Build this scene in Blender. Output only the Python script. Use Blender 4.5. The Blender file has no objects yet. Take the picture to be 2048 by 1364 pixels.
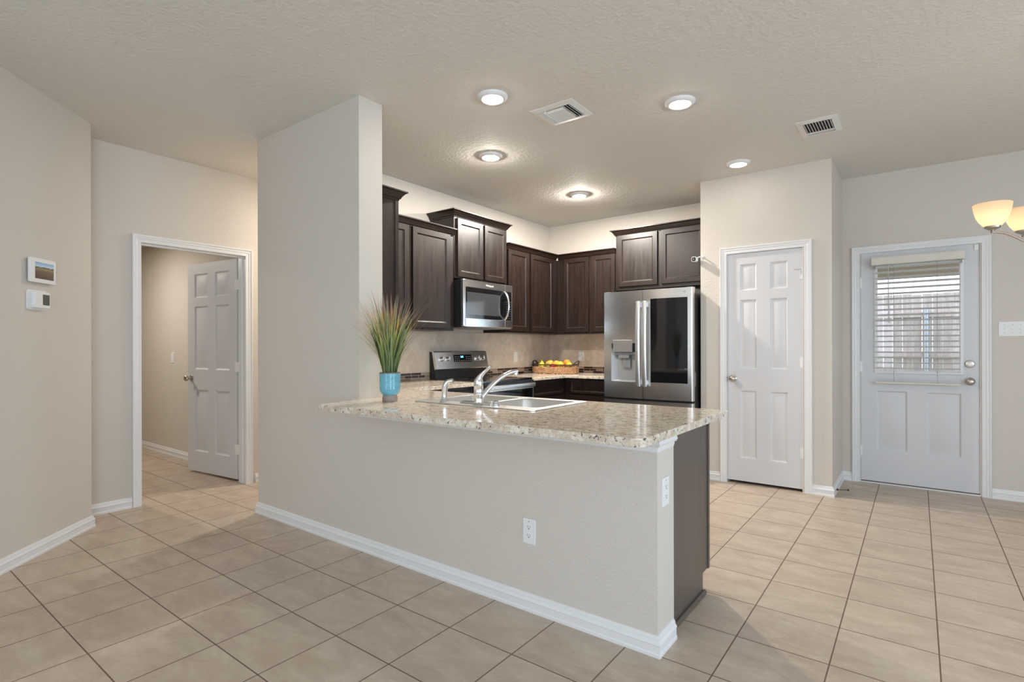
import bpy, bmesh, math, random
from mathutils import Vector, Matrix
PI = math.pi
S = bpy.context.scene
COL = S.collection

# ------------------------------------------------------------------ camera
cam = bpy.data.objects.new('camera', bpy.data.cameras.new('camera'))
COL.objects.link(cam)
cam.data.sensor_width = 36.0
cam.data.lens = 36.0 * 1073.48 / 2048
cam.data.shift_x = (1024 - 1020.43) / 2048
cam.data.shift_y = (694.36 - 682) / 2048
cam.data.clip_start = 0.02
cam.matrix_world = (Matrix.Translation((0, 0, 1.2163)) @ Matrix.Rotation(0.6494, 4, 'Z')
                    @ Matrix.Rotation(PI / 2, 4, 'X') @ Matrix.Rotation(-0.00232, 4, 'Z'))
S.camera = cam

# ------------------------------------------------------------------ world, exposure, daylight
S.view_settings.view_transform = 'Standard'
S.view_settings.look = 'None'
S.view_settings.gamma = 1.0
S.view_settings.use_curve_mapping = False
S.view_settings.exposure = 0.04
S.cycles.use_denoising = True
S.cycles.max_bounces = 10
S.cycles.diffuse_bounces = 6
S.cycles.glossy_bounces = 5
S.cycles.transmission_bounces = 8
S.cycles.transparent_max_bounces = 16
S.cycles.sample_clamp_indirect = 6.0
S.cycles.caustics_reflective = False
S.cycles.caustics_refractive = False
W = bpy.data.worlds.new('sky'); S.world = W; W.use_nodes = True
W.node_tree.nodes['Background'].inputs[0].default_value = (0.78, 0.88, 1.0, 1)
W.node_tree.nodes['Background'].inputs[1].default_value = 2.8

def area(name, loc, rot, sx, sy, power, color):
    l = bpy.data.lights.new(name, 'AREA'); l.shape = 'RECTANGLE'; l.size = sx; l.size_y = sy
    l.energy = power; l.color = color
    o = bpy.data.objects.new(name, l); COL.objects.link(o); o.location = loc; o.rotation_euler = rot
    return o
DAY = (0.72, 0.86, 1.0)
# daylight through the windows behind and to the right of the camera
area('daylight_rear_left', (-1.3, -3.93, 1.45), (-PI / 2, 0, PI), 1.7, 1.5, 28, (0.72, 0.85, 1.0))
area('daylight_rear_right', (1.5, -3.93, 1.45), (-PI / 2, 0, PI), 1.7, 1.5, 11, DAY)
area('daylight_dining', (3.33, 2.2, 1.45), (PI / 2, 0, PI / 2), 2.3, 1.5, 44, (0.66, 0.83, 1.0))
area('daylight_living', (3.33, -1.6, 1.45), (PI / 2, 0, PI / 2), 1.7, 1.5, 120, (0.58, 0.79, 1.0))

# ------------------------------------------------------------------ material helpers
MATS = {}
def lin(c):
    return tuple((x / 12.92 if x <= 0.04045 else ((x + 0.055) / 1.055) ** 2.4) for x in c)
def rgb(r, g, b):
    return lin((r / 255, g / 255, b / 255)) + (1,)
def mat(name, color, rough=0.5, metal=0.0, spec=None, coat=0, emit=None, estr=0, bump=None, var=None, alpha=None, trans=None):
    """bump=(scale,strength,distance[,detail]); var=(scale, amount[,stretch])"""
    if name in MATS: return MATS[name]
    m = bpy.data.materials.new(name); m.use_nodes = True
    n = m.node_tree.nodes; L = m.node_tree.links; b = n['Principled BSDF']
    b.inputs['Base Color'].default_value = tuple(color[:3]) + (1,)
    b.inputs['Roughness'].default_value = rough
    b.inputs['Metallic'].default_value = metal
    if spec is not None: b.inputs['Specular IOR Level'].default_value = spec
    if coat: b.inputs['Coat Weight'].default_value = coat; b.inputs['Coat Roughness'].default_value = 0.08
    if emit is not None:
        b.inputs['Emission Color'].default_value = tuple(emit[:3]) + (1,); b.inputs['Emission Strength'].default_value = estr
    if bump or var:
        tc = n.new('ShaderNodeTexCoord')
    if bump:
        nz = n.new('ShaderNodeTexNoise'); nz.inputs['Scale'].default_value = bump[0]
        nz.inputs['Detail'].default_value = bump[3] if len(bump) > 3 else 2
        L.new(tc.outputs['Object'], nz.inputs['Vector'])
        bp = n.new('ShaderNodeBump'); bp.inputs['Strength'].default_value = bump[1]; bp.inputs['Distance'].default_value = bump[2]
        L.new(nz.outputs['Fac'], bp.inputs['Height']); L.new(bp.outputs['Normal'], b.inputs['Normal'])
    if var:
        mp = n.new('ShaderNodeMapping'); mp.inputs['Scale'].default_value = var[2] if len(var) > 2 else (1, 1, 1)
        L.new(tc.outputs['Object'], mp.inputs['Vector'])
        nz = n.new('ShaderNodeTexNoise'); nz.inputs['Scale'].default_value = var[0]; nz.inputs['Detail'].default_value = 5
        L.new(mp.outputs['Vector'], nz.inputs['Vector'])
        mx = n.new('ShaderNodeMix'); mx.data_type = 'RGBA'
        a = var[1]
        mx.inputs['A'].default_value = tuple(min(1, c * (1 - a)) for c in color[:3]) + (1,)
        mx.inputs['B'].default_value = tuple(min(1, c * (1 + a)) for c in color[:3]) + (1,)
        rp = n.new('ShaderNodeMapRange'); rp.inputs['From Min'].default_value = 0.3; rp.inputs['From Max'].default_value = 0.7
        L.new(nz.outputs['Fac'], rp.inputs['Value']); L.new(rp.outputs['Result'], mx.inputs['Factor'])
        L.new(mx.outputs['Result'], b.inputs['Base Color'])
    MATS[name] = m
    return m

def N(m, t, **kw):
    x = m.node_tree.nodes.new(t)
    for k, v in kw.items(): setattr(x, k, v)
    return x
def math_node(m, op, a, b=None, c=None):
    x = N(m, 'ShaderNodeMath', operation=op)
    for i, v in enumerate((a, b, c)):
        if v is None: continue
        if isinstance(v, (int, float)): x.inputs[i].default_value = v
        else: m.node_tree.links.new(v, x.inputs[i])
    return x.outputs[0]
def mixc(m, f, a, b):
    x = N(m, 'ShaderNodeMix', data_type='RGBA')
    for k, v in (('Factor', f), ('A', a), ('B', b)):
        if isinstance(v, tuple): x.inputs[k].default_value = v
        elif isinstance(v, (int, float)): x.inputs[k].default_value = v
        else: m.node_tree.links.new(v, x.inputs[k])
    return x.outputs['Result']
def noise(m, vec, scale, detail=3, rough=0.5, lo=0.3, hi=0.7, dist=0.0):
    x = N(m, 'ShaderNodeTexNoise'); x.inputs['Scale'].default_value = scale; x.inputs['Detail'].default_value = detail
    x.inputs['Roughness'].default_value = rough; x.inputs['Distortion'].default_value = dist
    m.node_tree.links.new(vec, x.inputs['Vector'])
    r = N(m, 'ShaderNodeMapRange'); r.inputs['From Min'].default_value = lo; r.inputs['From Max'].default_value = hi
    m.node_tree.links.new(x.outputs['Fac'], r.inputs['Value'])
    return r.outputs['Result']
def mapping(m, vec, scale=(1, 1, 1), loc=(0, 0, 0), rot=(0, 0, 0)):
    x = N(m, 'ShaderNodeMapping'); x.inputs['Scale'].default_value = scale; x.inputs['Location'].default_value = loc
    x.inputs['Rotation'].default_value = rot
    m.node_tree.links.new(vec, x.inputs['Vector']); return x.outputs['Vector']

TS = 0.337264
def tile_mat():
    m = mat('floor_tile', (0.4, 0.3, 0.2), 0.42); L = m.node_tree.links; b = m.node_tree.nodes['Principled BSDF']
    tc = N(m, 'ShaderNodeTexCoord').outputs['Object']
    sp = N(m, 'ShaderNodeSeparateXYZ'); L.new(tc, sp.inputs[0])
    u = math_node(m, 'DIVIDE', math_node(m, 'ADD', sp.outputs[0], 2.96997), TS)
    v = math_node(m, 'DIVIDE', math_node(m, 'SUBTRACT', sp.outputs[1], 0.34595), TS)
    def edge(x, h):
        f = math_node(m, 'FRACT', x)
        d = math_node(m, 'ABSOLUTE', math_node(m, 'SUBTRACT', f, 0.5))
        return math_node(m, 'GREATER_THAN', d, 0.5 - h)
    g = math_node(m, 'MAXIMUM', edge(u, 0.0075), edge(v, 0.0075))
    cv = N(m, 'ShaderNodeCombineXYZ'); L.new(math_node(m, 'FLOOR', u), cv.inputs[0]); L.new(math_node(m, 'FLOOR', v), cv.inputs[1])
    wn = N(m, 'ShaderNodeTexWhiteNoise'); L.new(cv.outputs[0], wn.inputs['Vector'])
    # per tile shift of the pattern
    va = N(m, 'ShaderNodeVectorMath', operation='MULTIPLY_ADD'); L.new(wn.outputs['Color'], va.inputs[0])
    va.inputs[1].default_value = (7, 7, 7); L.new(tc, va.inputs[2])
    n1 = noise(m, mapping(m, va.outputs[0], (1, 2.2, 1)), 4.2, 7, 0.62, 0.34, 0.68, 0.6)
    n2 = noise(m, va.outputs[0], 38, 4, 0.6, 0.35, 0.7)
    c = mixc(m, n1, rgb(178, 160, 142), rgb(204, 189, 171))
    c = mixc(m, math_node(m, 'MULTIPLY', n2, 0.22), c, rgb(160, 135, 113))
    c = mixc(m, math_node(m, 'MULTIPLY', wn.outputs['Value'], 0.18), c, rgb(206, 188, 168))
    c = mixc(m, g, c, rgb(108, 88, 72))
    L.new(c, b.inputs['Base Color'])
    L.new(math_node(m, 'MULTIPLY_ADD', g, 0.4, 0.36), b.inputs['Roughness'])
    bp = N(m, 'ShaderNodeBump'); bp.inputs['Strength'].default_value = 0.5; bp.inputs['Distance'].default_value = 0.003
    hh = math_node(m, 'ADD', math_node(m, 'MULTIPLY', g, -1.0), math_node(m, 'MULTIPLY', n2, 0.12))
    L.new(hh, bp.inputs['Height']); L.new(bp.outputs['Normal'], b.inputs['Normal'])
    return m
def granite_mat():
    m = mat('granite', (0.6, 0.5, 0.4), 0.1); L = m.node_tree.links; b = m.node_tree.nodes['Principled BSDF']
    tc = N(m, 'ShaderNodeTexCoord').outputs['Object']
    n1 = noise(m, tc, 60, 6, 0.7, 0.36, 0.66)
    n2 = noise(m, tc, 22, 4, 0.6, 0.4, 0.62)
    c = mixc(m, n1, rgb(220, 208, 190), rgb(242, 235, 222))
    c = mixc(m, math_node(m, 'MULTIPLY', n2, 0.55), c, rgb(184, 158, 130))
    n5 = noise(m, tc, 95, 3, 0.6, 0.56, 0.62)
    c = mixc(m, math_node(m, 'MULTIPLY', n5, 0.4), c, rgb(140, 118, 98))
    n3 = noise(m, tc, 50, 4, 0.7, 0.59, 0.61, 0.4)
    c = mixc(m, math_node(m, 'MULTIPLY', n3, 0.85), c, rgb(36, 32, 33))
    L.new(c, b.inputs['Base Color'])
    return m
def wood_mat():
    m = mat('espresso_wood', (0.03, 0.02, 0.02), 0.33, spec=0.55); L = m.node_tree.links; b = m.node_tree.nodes['Principled BSDF']
    tc = N(m, 'ShaderNodeTexCoord').outputs['Object']
    n1 = noise(m, mapping(m, tc, (14, 14, 1.2)), 3, 6, 0.6, 0.3, 0.75, 0.5)
    n2 = noise(m, tc, 5, 4, 0.6, 0.35, 0.7)
    c = mixc(m, n1, rgb(20, 12, 9), rgb(46, 31, 24))
    c = mixc(m, math_node(m, 'MULTIPLY', n2, 0.4), c, rgb(26, 16, 12))
    L.new(c, b.inputs['Base Color'])
    L.new(math_node(m, 'MULTIPLY_ADD', n1, 0.08, 0.33), b.inputs['Roughness'])
    return m
def splash_mat(axis, u0):
    """diamond laid wall tile; axis 1 = runs along y, 0 = along x"""
    m = mat('splash_tile_%d' % axis, (0.5, 0.4, 0.3), 0.4); L = m.node_tree.links; b = m.node_tree.nodes['Principled BSDF']
    tc = N(m, 'ShaderNodeTexCoord').outputs['Object']
    sp = N(m, 'ShaderNodeSeparateXYZ'); L.new(tc, sp.inputs[0])
    u = math_node(m, 'SUBTRACT', sp.outputs[axis], u0); v = math_node(m, 'SUBTRACT', sp.outputs[2], 1.196)
    p = math_node(m, 'DIVIDE', math_node(m, 'ADD', u, v), 0.449); q = math_node(m, 'DIVIDE', math_node(m, 'SUBTRACT', u, v), 0.449)
    def edge(x):
        f = math_node(m, 'FRACT', x); d = math_node(m, 'ABSOLUTE', math_node(m, 'SUBTRACT', f, 0.5))
        return math_node(m, 'GREATER_THAN', d, 0.5 - 0.006)
    g = math_node(m, 'MAXIMUM', edge(p), edge(q))
    cv = N(m, 'ShaderNodeCombineXYZ'); L.new(math_node(m, 'FLOOR', p), cv.inputs[0]); L.new(math_node(m, 'FLOOR', q), cv.inputs[1])
    wn = N(m, 'ShaderNodeTexWhiteNoise'); L.new(cv.outputs[0], wn.inputs['Vector'])
    n1 = noise(m, tc, 9, 6, 0.6, 0.3, 0.7)
    c = mixc(m, n1, rgb(196, 182, 166), rgb(228, 215, 199))
    c = mixc(m, math_node(m, 'MULTIPLY', wn.outputs['Value'], 0.35), c, rgb(182, 168, 154))
    c = mixc(m, g, c, rgb(222, 212, 198))
    L.new(c, b.inputs['Base Color'])
    return m
def mosaic_mat(axis):
    m = mat('mosaic_%d' % axis, (0.5, 0.4, 0.3), 0.2); L = m.node_tree.links; b = m.node_tree.nodes['Principled BSDF']
    tc = N(m, 'ShaderNodeTexCoord').outputs['Object']
    sp = N(m, 'ShaderNodeSeparateXYZ'); L.new(tc, sp.inputs[0])
    cv = N(m, 'ShaderNodeCombineXYZ'); L.new(sp.outputs[axis], cv.inputs[0])
    L.new(math_node(m, 'SUBTRACT', sp.outputs[2], 0.905), cv.inputs[1])
    br = N(m, 'ShaderNodeTexBrick'); L.new(cv.outputs[0], br.inputs['Vector'])
    br.inputs['Scale'].default_value = 1; br.inputs['Brick Width'].default_value = 0.085; br.inputs['Row Height'].default_value = 0.0248
    br.inputs['Mortar Size'].default_value = 0.0016; br.inputs['Color1'].default_value = (0, 0, 0, 1); br.inputs['Color2'].default_value = (1, 1, 1, 1)
    br.inputs['Mortar'].default_value = (0.5, 0.5, 0.5, 1); br.offset = 0.37; br.squash = 1.5; br.squash_frequency = 2
    rp = N(m, 'ShaderNodeValToRGB'); L.new(br.outputs['Color'], rp.inputs[0])
    e = rp.color_ramp; e.interpolation = 'CONSTANT'
    cols = [(0, (52, 36, 32)), (0.36, (172, 152, 134)), (0.52, (120, 98, 86)), (0.7, (64, 46, 40)), (0.85, (150, 130, 114))]
    e.elements[0].position = 0; e.elements[0].color = rgb(*cols[0][1]); e.elements[1].position = cols[1][0]; e.elements[1].color = rgb(*cols[1][1])
    for p_, c_ in cols[2:]:
        x = e.elements.new(p_); x.color = rgb(*c_)
    c = mixc(m, br.outputs['Fac'], rp.outputs[0], rgb(196, 182, 166))
    L.new(c, b.inputs['Base Color'])
    return m
def glass_mat(name, tint=(1, 1, 1), gloss=0.08):
    m = bpy.data.materials.new(name); m.use_nodes = True; n = m.node_tree.nodes; L = m.node_tree.links
    n.remove(n['Principled BSDF'])
    t = n.new('ShaderNodeBsdfTransparent'); t.inputs[0].default_value = tuple(tint) + (1,)
    g = n.new('ShaderNodeBsdfGlossy'); g.inputs['Roughness'].default_value = 0.01
    x = n.new('ShaderNodeMixShader'); x.inputs[0].default_value = gloss
    L.new(t.outputs[0], x.inputs[1]); L.new(g.outputs[0], x.inputs[2]); L.new(x.outputs[0], n['Material Output'].inputs[0])
    return m

PAINT = mat('wall_paint', rgb(213, 205, 195), 0.65, bump=(85, 0.4, 0.006, 3))
CEIL = mat('ceiling_paint', rgb(222, 219, 213), 0.8, bump=(48, 0.55, 0.009, 3))
TRIM = mat('white_trim', rgb(232, 232, 232), 0.35)
DOORM = mat('white_door', rgb(216, 216, 218), 0.45)
BLACKM = mat('shadow_black', (0.01, 0.01, 0.01), 0.7)
TILE = tile_mat(); GRAN = granite_mat(); WOOD = wood_mat()
WOODP = mat('end_panel_wood', rgb(96, 86, 80), 0.38, var=(3, 0.08, (6, 6, 0.6)))
STEEL = mat('stainless', (0.82, 0.815, 0.805), 0.24, 1.0, var=(2.0, 0.05, (1, 1, 60)))
HANDM = mat('handle_steel', (0.75, 0.745, 0.74), 0.34, 1.0)
STEELD = mat('stainless_dark', (0.25, 0.25, 0.255), 0.35, 1.0)
SINKM = mat('sink_steel', (0.78, 0.77, 0.75), 0.33, 1.0)
CHROME = mat('chrome', (0.82, 0.83, 0.85), 0.07, 1.0)
NICKEL = mat('satin_nickel', (0.55, 0.5, 0.44), 0.28, 1.0)
BLKGL = mat('black_glass', (0.006, 0.006, 0.007), 0.05, coat=1)
BLKPL = mat('black_plastic', (0.012, 0.012, 0.013), 0.35)
WHT = mat('white_plastic', rgb(236, 236, 236), 0.35)
GREYP = mat('grey_plastic', rgb(150, 152, 154), 0.4)
GLASS = glass_mat('clear_glass', gloss=0.025)

# ------------------------------------------------------------------ mesh helpers
class MB:
    def __init__(s): s.bm = bmesh.new()
    def face(s, pts):
        vs = [s.bm.verts.new(p) for p in pts]
        try: return s.bm.faces.new(vs)
        except ValueError: return None
    def box(s, x0, x1, y0, y1, z0, z1, M=None):
        x0, x1 = min(x0, x1), max(x0, x1); y0, y1 = min(y0, y1), max(y0, y1); z0, z1 = min(z0, z1), max(z0, z1)
        c = [(x0, y0, z0), (x1, y0, z0), (x1, y1, z0), (x0, y1, z0), (x0, y0, z1), (x1, y0, z1), (x1, y1, z1), (x0, y1, z1)]
        if M is not None: c = [M @ Vector(p) for p in c]
        v = [s.bm.verts.new(p) for p in c]
        for f in ((0, 3, 2, 1), (4, 5, 6, 7), (0, 1, 5, 4), (1, 2, 6, 5), (2, 3, 7, 6), (3, 0, 4, 7)):
            s.bm.faces.new([v[i] for i in f])
        return s
    def prism(s, poly, a0, a1, f=lambda u, v, w: (u, v, w)):
        """poly of (u,v) extruded along w"""
        A = [s.bm.verts.new(f(u, v, a0)) for u, v in poly]; B = [s.bm.verts.new(f(u, v, a1)) for u, v in poly]
        n = len(poly)
        s.bm.faces.new(A[::-1]); s.bm.faces.new(B)
        for i in range(n): s.bm.faces.new([A[i], A[(i + 1) % n], B[(i + 1) % n], B[i]])
        return s
    def cyl(s, c, r, h, axis='z', n=24, r2=None):
        r2 = r if r2 is None else r2
        return s.lathe([(0, 0), (r, 0), (r2, h), (0, h)], c, axis, n)
    def lathe(s, prof, c=(0, 0, 0), axis='z', n=32):
        """prof: (radius, height) list"""
        def P(r, h, a):
            u, v = r * math.cos(a), r * math.sin(a)
            p = {'z': (u, v, h), 'x': (h, u, v), 'y': (v, h, u), '-y': (u, -h, v), '-x': (-h, v, u)}[axis]
            return (c[0] + p[0], c[1] + p[1], c[2] + p[2])
        rings = []
        for r, h in prof:
            if r < 1e-6: rings.append([s.bm.verts.new(P(0, h, 0))])
            else: rings.append([s.bm.verts.new(P(r, h, 2 * PI * i / n)) for i in range(n)])
        for A, B in zip(rings, rings[1:]):
            for i in range(n):
                j = (i + 1) % n
                if len(A) == 1 and len(B) == 1: continue
                if len(A) == 1: s.bm.faces.new([A[0], B[i], B[j]])
                elif len(B) == 1: s.bm.faces.new([A[i], A[j], B[0]])
                else: s.bm.faces.new([A[i], A[j], B[j], B[i]])
        return s
    def tube(s, pts, r, n=10, cap=True, flat=None):
        """tube through points; r number or list; flat=(wx,wy) elliptical factor"""
        pts = [Vector(p) for p in pts]; k = len(pts)
        rs = r if isinstance(r, (list, tuple)) else [r] * k
        rings = []; up = None
        for i in range(k):
            t = (pts[min(i + 1, k - 1)] - pts[max(i - 1, 0)]).normalized()
            if up is None:
                up = Vector((0, 0, 1)) if abs(t.z) < 0.9 else Vector((1, 0, 0))
            a = t.cross(up).normalized(); bb = a.cross(t).normalized(); up = bb
            fx, fy = flat if flat else (1, 1)
            rings.append([s.bm.verts.new(pts[i] + a * (rs[i] * fx * math.cos(2 * PI * j / n)) + bb * (rs[i] * fy * math.sin(2 * PI * j / n))) for j in range(n)])
        for A, B in zip(rings, rings[1:]):
            for j in range(n): s.bm.faces.new([A[j], A[(j + 1) % n], B[(j + 1) % n], B[j]])
        if cap: s.bm.faces.new(rings[0][::-1]); s.bm.faces.new(rings[-1])
        return s
    def sweep(s, path, prof, f=lambda u, v, h: (u, v, h), closed=False):
        """2D path, profile (offset to the left of travel, height)"""
        n = len(path); P = [Vector(p) for p in path]; rows = []
        for i in range(n):
            if closed or 0 < i < n - 1:
                d0 = (P[i] - P[i - 1]).normalized(); d1 = (P[(i + 1) % n] - P[i]).normalized()
            elif i == 0: d0 = d1 = (P[1] - P[0]).normalized()
            else: d0 = d1 = (P[i] - P[i - 1]).normalized()
            n0 = Vector((-d0.y, d0.x)); n1 = Vector((-d1.y, d1.x)); mm = (n0 + n1)
            mm = mm / mm.dot(n0) if mm.length > 1e-6 else n0
            rows.append([s.bm.verts.new(f(P[i].x + mm.x * o, P[i].y + mm.y * o, h)) for o, h in prof])
        m = len(prof); rng = range(n if closed else n - 1)
        for i in rng:
            A, B = rows[i], rows[(i + 1) % n]
            for j in range(m): s.bm.faces.new([A[j], A[(j + 1) % m], B[(j + 1) % m], B[j]])
        if not closed: s.bm.faces.new(rows[0][::-1]); s.bm.faces.new(rows[-1])
        return s
    def plate(s, outer, holes, z0, z1):
        bm2 = bmesh.new()
        for lp in [outer] + holes:
            vs = [bm2.verts.new((p[0], p[1], z0)) for p in lp]
            for i in range(len(vs)): bm2.edges.new((vs[i], vs[(i + 1) % len(vs)]))
        bmesh.ops.triangle_fill(bm2, use_beauty=True, use_dissolve=False, edges=bm2.edges[:])
        r = bmesh.ops.extrude_face_region(bm2, geom=bm2.faces[:])
        for v in r['geom']:
            if isinstance(v, bmesh.types.BMVert): v.co.z = z1
        me = bpy.data.meshes.new('t'); bm2.to_mesh(me); bm2.free(); s.bm.from_mesh(me); bpy.data.meshes.remove(me)
        return s
    def slab(s, w, h, t, panels, rings, back=True, y0=0):
        """panelled leaf: x 0..w, z 0..h, front at y0, back at y0+t; rings=(inset, depth)"""
        xs = sorted({0, w} | {p[0] for p in panels} | {p[1] for p in panels})
        zs = sorted({0, h} | {p[2] for p in panels} | {p[3] for p in panels})
        for side in ((1, -1) if back else (1,)):
            yf = y0 if side == 1 else y0 + t
            def F(pts): s.face(pts if side == 1 else pts[::-1])
            for i in range(len(xs) - 1):
                for j in range(len(zs) - 1):
                    cx, cz = (xs[i] + xs[i + 1]) / 2, (zs[j] + zs[j + 1]) / 2
                    if any(p[0] < cx < p[1] and p[2] < cz < p[3] for p in panels): continue
                    F([(xs[i], yf, zs[j]), (xs[i + 1], yf, zs[j]), (xs[i + 1], yf, zs[j + 1]), (xs[i], yf, zs[j + 1])])
            for a, b, c, d in panels:
                R = []
                for ins, dep in [(0, 0)] + rings:
                    y = yf + side * dep
                    R.append([(a + ins, y, c + ins), (b - ins, y, c + ins), (b - ins, y, d - ins), (a + ins, y, d - ins)])
                for A, B in zip(R, R[1:]):
                    for k in range(4): F([A[k], A[(k + 1) % 4], B[(k + 1) % 4], B[k]])
                F(R[-1])
        if not back: s.face([(0, y0 + t, 0), (0, y0 + t, h), (w, y0 + t, h), (w, y0 + t, 0)])
        for a, b in (((0, 0), (w, 0)), ((w, 0), (w, h)), ((w, h), (0, h)), ((0, h), (0, 0))):
            s.face([(a[0], y0, a[1]), (a[0], y0 + t, a[1]), (b[0], y0 + t, b[1]), (b[0], y0, b[1])])
        return s
    def transform(s, M):
        bmesh.ops.transform(s.bm, matrix=M, verts=s.bm.verts[:]); return s
    def build(s, name, m, parent=None, smooth=False, bevel=0, loc=None, rotz=0, label=None, subsurf=0, angle=40):
        bmesh.ops.remove_doubles(s.bm, verts=s.bm.verts[:], dist=1e-5)
        bmesh.ops.recalc_face_normals(s.bm, faces=s.bm.faces[:])
        me = bpy.data.meshes.new(name); s.bm.to_mesh(me); s.bm.free()
        if smooth:
            for p in me.polygons: p.use_smooth = True
            try: me.set_sharp_from_angle(angle=math.radians(angle))
            except Exception: pass
        for x in (m if isinstance(m, (list, tuple)) else [m]): me.materials.append(x)
        o = bpy.data.objects.new(name, me); COL.objects.link(o)
        if parent is not None: o.parent = parent
        if loc is not None: o.location = loc
        if rotz: o.rotation_euler = (0, 0, rotz)
        if bevel:
            b = o.modifiers.new('bevel', 'BEVEL'); b.width = bevel; b.segments = 2; b.limit_method = 'ANGLE'; b.angle_limit = math.radians(40)
        if subsurf:
            b = o.modifiers.new('sub', 'SUBSURF'); b.levels = subsurf; b.render_levels = subsurf
        if label: o['label'] = label
        return o
def box(*a): return MB().box(*a)
def tag(o, label, cat, group=None, kind=None):
    if label: o['label'] = label
    if cat: o['category'] = cat
    if group: o['group'] = group
    if kind: o['kind'] = kind
    return o
def thing(name, label, cat, loc=(0, 0, 0), rotz=0, group=None, kind=None):
    o = bpy.data.objects.new(name, None); COL.objects.link(o); o.location = loc; o.rotation_euler = (0, 0, rotz)
    o.empty_display_size = 0.05
    return tag(o, label, cat, group, kind)
def struct(o, label=None, cat=None):
    o['kind'] = 'structure'
    if label: o['label'] = label
    if cat: o['category'] = cat
    return o
def copy_tree(o, parent=None):
    c = o.copy(); COL.objects.link(c)
    if parent is not None:
        c.parent = parent
    for ch in [x for x in bpy.data.objects if x.parent == o]:
        copy_tree(ch, c)
    return c
def arc(cx, cy, r, a0, a1, n=8):
    return [(cx + r * math.cos(math.radians(a0 + (a1 - a0) * i / n)), cy + r * math.sin(math.radians(a0 + (a1 - a0) * i / n))) for i in range(n + 1)]
def rrect(x0, x1, y0, y1, r, n=5):
    return arc(x1 - r, y0 + r, r, -90, 0, n) + arc(x1 - r, y1 - r, r, 0, 90, n) + arc(x0 + r, y1 - r, r, 90, 180, n) + arc(x0 + r, y0 + r, r, 180, 270, n)
def bez(p0, p1, p2, p3, n=12):
    p0, p1, p2, p3 = map(Vector, (p0, p1, p2, p3))
    return [((1 - t) ** 3) * p0 + 3 * ((1 - t) ** 2) * t * p1 + 3 * (1 - t) * t * t * p2 + t ** 3 * p3 for t in [i / n for i in range(n + 1)]]
def text_obj(body, size, m, parent, loc, rot, name='lettering', extrude=0.0006, label=None):
    c = bpy.data.curves.new('t', 'FONT'); c.body = body; c.size = size; c.extrude = extrude; c.align_x = 'CENTER'; c.align_y = 'CENTER'
    o = bpy.data.objects.new('t', c); COL.objects.link(o)
    dg = bpy.context.evaluated_depsgraph_get(); me = bpy.data.meshes.new_from_object(o.evaluated_get(dg))
    bpy.data.objects.remove(o); me.materials.clear(); me.materials.append(m)
    t = bpy.data.objects.new(name, me); COL.objects.link(t); t.parent = parent; t.location = loc; t.rotation_euler = rot
    if label: t['label'] = label
    return t

H = 2.74
YH0, YH1 = 2.028, 2.205      # partition
XK, YF, YP = -3.737, 5.745, 5.031
XW = -4.775
# ================================================================== room shell
fl = MB(); fl.box(-9.5, 3.7, -4.3, 6.0, -0.1, 0); struct(fl.build('floor', TILE), 'square beige ceramic floor tiles with brown grout', 'floor')
c = MB(); c.box(-4.915, 3.7, -4.3, 6.2, H, H + 0.1); struct(c.build('ceiling', CEIL), 'textured off-white ceiling over kitchen and living area', 'ceiling')
c = MB(); c.box(-9.3, -4.9151, -1.3, 2.66, 2.45, 2.55); struct(c.build('ceiling_side_room', CEIL), 'lower ceiling of the room behind the open door', 'ceiling')
def wall(name, boxes, label):
    b = MB()
    for x in boxes: b.box(*x)
    return struct(b.build(name, PAINT), label, 'wall')
wall('wall_partition', [(-3.876, -2.683, YH0, YH1, 0, H)], 'tall grey-beige wall block rising to the ceiling beside the breakfast bar')
wall('wall_half', [(-2.6829, -0.816, YH0, YH1, 0, 0.874)], 'low half wall carrying the granite breakfast bar')
wall('wall_kitchen_left', [(-3.876, XK, YH1 + 0.0001, YF, 0, H)], 'kitchen wall behind range and microwave')
wall('wall_back', [(-4.915, -0.413, YF, YF + 0.14, 0, H), (0.404, 3.6, YF, YF + 0.14, 0, H), (-0.4129, 0.4039, YF, YF + 0.14, 2.055, H)], 'back wall with the glazed exterior door')
wall('wall_pantry', [(-1.602, -1.378, YP, YP + 0.115, 0, H), (-0.762, -0.552, YP, YP + 0.115, 0, H), (-1.3779, -0.7621, YP, YP + 0.115, 2.052, H),
                     (-1.602, -1.49, YP + 0.1151, YF - 0.0001, 0, H), (-0.665, -0.552, YP + 0.1151, YF - 0.0001, 0, H)], 'projecting beige pantry closet walls beside the refrigerator')
wall('wall_hall', [(XW - 0.14, XW, 0.85, 1.572, 0, H), (XW - 0.14, XW, 2.412, YF - 0.0001, 0, H), (XW - 0.14, XW, 1.5721, 2.4119, 2.045, H)], 'beige hall wall around the open white door')
b = MB()
D0, D1 = Vector((-3.0, -0.314)), Vector((-4.475, 1.184))
dd = (D1 - D0).normalized(); nn = Vector((-dd.y, dd.x))
if nn.x > 0: nn = -nn
P4 = [D0, D1, D1 + nn * 0.12, D0 + nn * 0.12]
b.prism([(p.x, p.y) for p in P4], 0, H)
struct(b.build('wall_angled', PAINT), 'angled wall at far left carrying the wall tablet and thermostat', 'wall')
b = MB(); b.box(-4.915, -4.45, 0.84, 1.08, 0, H)
struct(b.build('wall_nook', PAINT), 'short return wall behind the angled wall', 'wall')
wall('wall_left', [(-3.12, -3.0, -4.0, -0.32, 0, H)], 'living room wall left of the camera')
def wall_with_windows_x(name, y0, y1, x0, x1, wins, z0, z1, label):
    b = MB(); px = x0
    for a, c_ in wins:
        b.box(px, a, y0, y1, 0, H); b.box(a, c_, y0, y1, 0, z0); b.box(a, c_, y0, y1, z1, H); px = c_
    b.box(px, x1, y0, y1, 0, H); return struct(b.build(name, PAINT), label, 'wall')
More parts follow.
